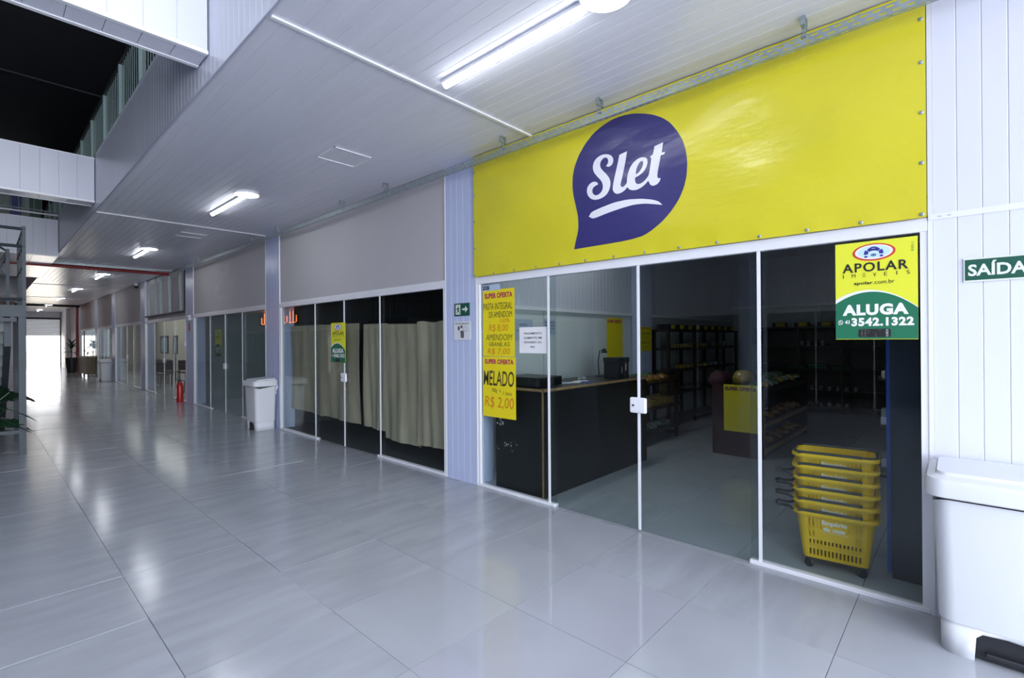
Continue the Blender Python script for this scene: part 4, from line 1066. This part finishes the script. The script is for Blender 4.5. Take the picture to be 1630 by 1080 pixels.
paper(6.66, 7.85, lambda u: .34 + .02 * u, lambda u: 1.86, 3.85, 'brown paper sheet hung behind the pane that carries the rental sign', 4)
paper(7.82, 9.10, lambda u: .34 + .04 * u, lambda u: 1.87, 3.88, 'brown paper sheet hung behind the pane beside the white bin', 5)

# ---- fire extinguisher by the third pillar
fe = thing('fire_extinguisher', 'red fire extinguisher standing at the third boarded pillar', 'fire extinguisher', (3.60, 15.33, 0))
lathe('cylinder', [(.078, 0), (.082, .02), (.082, .42), (.06, .50), (.028, .535)], m_red, fe, n=24)
lathe('valve', [(.03, .53), (.032, .57), (.018, .60)], m_black, fe, n=14); boxes('squeeze_handle', [(-.10, .03, -.012, .012, .585, .60), (-.09, .02, -.01, .01, .62, .632)], m_black, fe, .003)
tube('hose', [(.03, 0, .57), (.10, 0, .55), (.105, 0, .40), (.095, 0, .22)], .012, m_black, fe); tube('label_band', [(-.084, -.02, .12), (-.084, -.02, .40)], .006, m_wprint, fe, 4)
# pillar fittings
e = thing('emergency_light', 'white twin-head emergency light box high on the third boarded pillar', 'emergency light', (FX, 14.72, 2.20))
box('light_box', -.06, -.003, -.08, .08, -.05, .03, m_white, e, bev=.008); 
for s in (-.05, .05): lathe('light_head', [(.03, 0), (.04, .04), (.036, .05)], m_white, e, n=14, loc=(-.035, s, .03))
box('lower_box', -.04, -.003, .38, .48, -.72, -.60, m_white, e, bev=.006); tube('cable', [(-.010, .42, -.60), (-.010, .42, .0)], .008, m_white, e, 6)
o = box('small_orange_notice', -.004, 0, -.05, .05, -.10, .10, mat('orange_card', (.45, .10, .03), .5), None, 0, (FX - .003, 14.80, 1.98)); tag(o, 'small orange notice on the third boarded pillar below the emergency light', 'notice')
cc = thing('security_camera', 'small white dome camera under the ceiling at the fourth pillar', 'camera', (3.60, 20.6, 3.50))
lathe('camera_mount', [(.06, .10), (.06, .0)], m_white, cc, n=16); lathe('camera_dome', [(.065, 0), (.06, -.05), (.03, -.085), (.0, -.09)], m_black, cc, n=16)

# ---- red pipe with tray across the ceiling, and the red riser
pp = thing('sprinkler_pipe', 'red sprinkler pipe with a pale perforated tray crossing below the corridor ceiling', 'pipe', (0, 16.45, 3.50))
tube('pipe_run', [(-3.7, 0, 0), (3.62, 0, 0)], .04, m_redpipe, pp, 10); 
box('cable_tray', -3.7, 3.30, -.09, -.06, .035, .085, m_galv, pp); box('cable_tray', -3.7, 3.30, -.09, .02, .035, .038, m_galv, pp)
bm = bmesh.new(); x = 1.0
while x < 3.25: add_box(bm, x, x + .03, -.0915, -.090, .055, .065); x += .06
o = bm_obj('tray_slots', bm, m_gap, pp); o['kind'] = 'stuff'
for x in (-2, -.2, 1.4, 3.0): box('pipe_hanger', x, x + .02, -.01, .01, .03, .10, m_galv, pp)
rp = thing('red_riser_pipe', 'red vertical pipe at the end of the shopfront row beside the potted plant', 'pipe', (3.58, 35.3, 0)); tube('pipe_run', [(0, 0, 0), (0, 0, 3.5)], .055, m_redpipe, rp, 10); lathe('collar', [(.07, 1.1), (.07, 1.2)], m_redpipe, rp, n=14)

# ---- mezzanine railing
m_postrail = mat('pale_green_steel', (.34, .46, .45), .5)
rl = thing('balcony_railing', 'green-grey steel railing with thin vertical bars along the mezzanine edge', 'railing', (1.26, 0, 4.435))
for k in range(22): box('post', -.03, .03, -7 + .98 + 1.17 * k - .025, -7 + .98 + 1.17 * k + .025, 0, .80, m_postrail, rl)
box('top_rail', -.03, .03, -7, 20, .755, .80, m_black, rl); box('bottom_rail', -.012, .012, -7, 20, .07, .09, m_rail, rl)
bal = bpy.data.meshes.new('baluster'); bm = bmesh.new(); add_box(bm, -.005, .005, -.005, .005, .09, .755); bm.to_mesh(bal); bm.free(); bal.materials.append(m_rail)
y = .1
while y < 20: 
    o = bpy.data.objects.new('baluster', bal); COL.objects.link(o); o.parent = rl; o.location = (0, y, 0); y += .117
r2 = thing('bridge_railing', 'pale steel railing with thin bars on top of the third bridge', 'railing', (0, 14.80, 4.305))
box('top_rail', -3.8, 1.19, -.02, .02, .95, 1.0, m_rail, r2); box('bottom_rail', -3.8, 1.19, -.015, .015, .10, .13, m_trim, r2); box('middle_rail', -3.8, 1.19, -.012, .012, .17, .19, m_rail, r2)
for k in range(43):
    o = bpy.data.objects.new('baluster', bal); COL.objects.link(o); o.parent = r2; o.location = (-3.75 + k * .117, 0, .0); o.scale.z = 1.25
# upper level shop behind that bridge, with coloured panels
uw = S(box('upper_wall_back', -3.8, 1.2, 20.0, 20.1, 4.4, 7.2, mat('upper_pale_wall', (.42, .47, .45), .7)))
for x, mm in ((-.4, m_greenwin), (.60, m_bluewin), (1.0, m_greenwin)): box('shop_panel', x, x + .24, 19.97, 20.0, 4.9, 5.98, mm, uw)
box('shop_panel', -.9, 1.19, 19.96, 20.0, 5.98, 6.06, m_dark, uw)

# ---- steel staircase on the left
st = thing('steel_staircase', 'grey steel staircase and landing with tube railing at the edge of the atrium', 'staircase', (0, 0, 0))
for x0 in (.375, -1.25): box('support_post', x0, x0 + .075, 9.88, 9.96, 0, 2.0, m_steel, st)
box('support_post', .375, .45, 11.5, 11.58, 0, 2.0, m_steel, st)
box('landing_beam', -1.25, .455, 9.86, 9.93, 1.97, 2.135, m_steel, st); box('landing_beam', .40, .455, 9.93, 11.6, 1.97, 2.135, m_steel, st); box('landing_floor', -1.2, .40, 9.93, 11.55, 2.10, 2.13, m_steel, st)
box('inner_frame', -1.2, .36, 9.90, 9.93, 1.90, 1.955, m_steel, st)
box('bottom_rail', -1.25, .45, 9.89, 9.93, .31, .36, m_steel, st)
for x0 in (.415, -.30, -1.2): box('railing_post', x0, x0 + .04, 9.88, 9.92, 2.135, 3.27, m_steel, st)
for z in (3.23, 2.98, 2.22): tube('railing_tube', [(-1.25, 9.90, z), (.45, 9.90, z)], .022, m_steel, st)
for z in (3.23, 2.98, 2.70): tube('railing_tube', [(.435, 9.90, z), (.435, 11.5, z)], .018, m_steel, st)
for y in (10.4, 10.9, 11.4): box('railing_post', .42, .45, y, y + .03, 2.135, 3.24, m_steel, st)
# upper flight handrails seen through the landing railing
tube('handrail', [(-1.2, 10.9, 3.10), (.22, 10.9, 3.08), (.30, 10.95, 3.02), (.20, 10.95, 2.75), (.28, 10.95, 2.64), (-1.2, 10.95, 2.66)], .022, m_steel, st)
for x in (.10, .28): box('railing_post', x, x + .04, 10.9, 10.94, 2.135, 3.06, m_steel, st)
nst = 11; stepm = mat('stair_grey_metal', (.10, .115, .118), .45, .2, var=.1, vscale=4)
for k in range(nst):
    y = 10.25 + k * .27; z = 1.93 - k * .178
    box('tread', -1.15, .24, y, y + .29, z, z + .03, stepm, st); box('riser', -1.15, .24, y, y + .02, z - .165, z, stepm, st)
bm = bmesh.new(); vs = [bm.verts.new(p) for p in ((.24, 10.2, 1.90), (.24, 10.2, 1.55), (.24, 13.1, -.0), (.24, 13.45, .0), (.24, 10.45, 2.02), (.31, 10.2, 1.90), (.31, 10.2, 1.55), (.31, 13.1, .0), (.31, 13.45, .0), (.31, 10.45, 2.02))]
bm.faces.new(vs[:5]); bm.faces.new(vs[5:][::-1])
for i in range(5): bm.faces.new((vs[i], vs[(i + 1) % 5], vs[5 + (i + 1) % 5], vs[5 + i]))
bmesh.ops.recalc_face_normals(bm, faces=bm.faces); bm_obj('stringer', bm, m_steel, st)

# ---- plants
def monstera_leaf():
    pts = []
    half = [(0, -.02), (.10, -.08), (.17, -.02), (.19, .05), (.12, .07), (.20, .10), (.20, .16), (.11, .15), (.19, .20), (.17, .26), (.09, .22), (.14, .30), (.10, .34), (.05, .29), (.0, .40)]
    bm = bmesh.new()
    L = [bm.verts.new((0, y, -.06 * (y / .4) ** 2)) for x, y in half]
    for s in (1, -1):
        Vv = [bm.verts.new((s * x, y, -.06 * (max(0, y) / .4) ** 2 - .25 * x * x + .03 * x)) for x, y in half[1:-1]]
        for i in range(len(Vv) - 1):
            fs = (L[i + 1], Vv[i], Vv[i + 1], L[i + 2]); bm.faces.new(fs if s > 0 else fs[::-1])
        bm.faces.new((L[0], Vv[0], L[1]) if s > 0 else (L[1], Vv[0], L[0])); bm.faces.new((L[-2], Vv[-1], L[-1]) if s > 0 else (L[-1], Vv[-1], L[-2]))
    me = bpy.data.meshes.new('leaf'); bm.normal_update(); bm.to_mesh(me); bm.free(); me.materials.append(m_leaf); return me
ML = monstera_leaf()
mo = thing('monstera_plant', 'dark leafy monstera plant in a pot under the steel staircase', 'plant', (-.05, 10.15, 0))
lathe('pot', [(.14, 0), (.17, .02), (.20, .28), (.21, .30), (.18, .30), (.17, .26)], m_pot, mo, n=20); lathe('soil', [(.17, .255), (.17, .262)], m_soil, mo, n=16)
random.seed(11)
for k in range(22):
    a = random.uniform(0, 6.28); r = random.uniform(.10, .34); z = random.uniform(.30, 1.0); s = random.uniform(.6, 1.0)
    tip = (r * math.cos(a), r * math.sin(a), z)
    tube('stem', [(0, 0, .26), (tip[0] * .4, tip[1] * .4, .26 + (z - .2) * .6), tip], .007, m_leaf, mo, 5)
    o = bpy.data.objects.new('leaf', ML); COL.objects.link(o); o.parent = mo; o.location = tip; o.scale = (s,) * 3; o.rotation_euler = (random.uniform(-.7, .2), random.uniform(-.4, .4), a - math.pi / 2)
for dx, dy, z, s in ((.50, -.32, .56, .42), (.42, -.30, .42, .5)):
    tube('stem', [(0, 0, .26), (dx * .6, dy * .7, z + .12), (dx, dy, z)], .006, m_leaf, mo, 5)
    o = bpy.data.objects.new('leaf', ML); COL.objects.link(o); o.parent = mo; o.location = (dx, dy, z); o.scale = (s,) * 3; o.rotation_euler = (-.6, .2, -1.4)
pf = thing('potted_plant', 'spiky dark plant in a tall black pot near the far roller door', 'plant', (3.28, 34.6, 0))
lathe('pot', [(.20, 0), (.30, .92), (.33, .94), (.28, .94), (.27, .88)], m_pot, pf, n=20); lathe('soil', [(.27, .87), (.27, .88)], m_soil, pf, n=16)
tube('trunk', [(0, 0, .88), (.02, 0, 1.3), (-.03, 0, 1.75)], .025, m_brown, pf)
bm = bmesh.new()
vs = [bm.verts.new(p) for p in ((-.02, 0, 0), (.02, 0, 0), (.045, .22, .05), (-.045, .22, .05), (.03, .42, .0), (-.03, .42, 0), (0, .58, -.10))]
for f in ((0, 1, 2, 3), (3, 2, 4, 5), (5, 4, 6)): bm.faces.new([vs[i] for i in f])
BL = bpy.data.meshes.new('leaf'); bm.to_mesh(BL); bm.free(); BL.materials.append(m_leaf)
pf.scale = (.85, .85, .85)
for k in range(26):
    o = bpy.data.objects.new('leaf', BL); COL.objects.link(o); o.parent = pf; o.location = (0, 0, random.uniform(1.25, 1.8)); o.rotation_euler = (random.uniform(-.2, 1.0), 0, random.uniform(0, 6.28)); o.scale = (1.2, 1.0, 1)

# ---- far reception counter, chairs, cabinets and framed panels behind the distant glass
dk = thing('brown_reception_counter', 'plain brown counter standing before the last shopfronts near the potted plant', 'counter', (3.32, 29.62, 0))
box('front_panel', 0, .03, 0, 2.9, .12, .88, m_brown, dk); box('countertop', -.01, .36, -.02, 2.92, .88, .92, m_brown, dk); box('end_panel', .03, .34, 0, .03, .12, .88, m_brown, dk)
for y in (.1, 1.4, 2.7): box('leg', .04, .10, y, y + .06, 0, .12, m_steel, dk)
def office_chair(x, y, rz, label):
    t = thing('waiting_chair', label, 'chair', (x, y, 0), 'black chairs inside the distant shops', rz)
    box('seat', -.23, .23, -.22, .22, .44, .49, m_black, t, .015); box('backrest', -.23, .23, .20, .25, .55, .92, m_black, t, .015)
    for sx, sy in ((-.2, -.19), (.18, -.19), (-.2, .19), (.18, .19)): box('leg', sx, sx + .025, sy, sy + .025, 0, .44 if sy < 0 else .85, m_black, t)
    return t
ch = office_chair(4.9, 22.2, 2.4, 'black chair inside the distant shops behind glass')
for (x, y, nm) in ((5.0, 23.1, 'second of the row towards the end window'), (5.1, 24.0, 'third of the row towards the end window'), (5.0, 24.9, 'last of the row towards the end window'), (4.4, 20.9, 'turned towards the glass by the fourth pillar'), (5.3, 21.4, 'between the cream column and the fourth pillar')): copy_tree(ch, (x, y, 0), 'black chair in the distant shops, ' + nm)
cb = thing('glazed_cabinet', 'long low cabinet with glazed openings in the fourth shop', 'cabinet', (5.2, 17.6, 0))
box('plinth', 0, .5, 0, 3.4, 0, .72, m_brown, cb); box('countertop', -.02, .52, -.02, 3.42, 1.28, 1.33, m_dark, cb)
for y in (0, .68, 1.36, 2.04, 2.72, 3.36): box('upright', 0, .05, y, y + .04, .72, 1.28, m_dark, cb)
box('glass_front', .02, .026, 0, 3.4, .72, 1.28, m_glass, cb)
for k, (y, w_) in enumerate(((23.2, .55), (24.6, 1.25))):
    f = thing('framed_panel', ('narrow' if k == 0 else 'wide') + ' black-framed glass panel standing in the distant shop interior', 'frame', (5.35, y, 1.10))
    boxes('frame', [(0, .04, 0, .06, 0, .75), (0, .04, w_ - .06, w_, 0, .75), (0, .04, 0, w_, 0, .06), (0, .04, 0, w_, .69, .75)], m_black, f); box('panel_glass', .015, .02, .06, w_ - .06, .06, .69, m_lblue, f)
    box('stand', 0, .04, w_ / 2 - .03, w_ / 2 + .03, -1.10, 0, m_black, f)
cl = box('folding_column', 0, .35, 0, .35, 0, 3.45, m_cream, None, 0, (5.9, 22.2, 0)); S(cl); cl.name = 'pillar'
# orange neon lettering across the hall, seen only as a reflection in the shopfronts
ne = thing('neon_sign', 'orange neon shop sign on the shopfront row across the hall', 'sign', (-6.24, 31.0, 2.75))
box('sign_back', -.02, 0, 0, 6.5, -.05, .9, m_dark, ne)
for k in range(13): box('neon_bar', .01, .04, .25 + k * .47, .33 + k * .47, .08, .80 if k % 3 else .5, m_neon, ne)
for k in range(4): box('neon_bar', .01, .04, .4 + k * 1.5, 1.4 + k * 1.5, .02, .07, m_neon, ne)
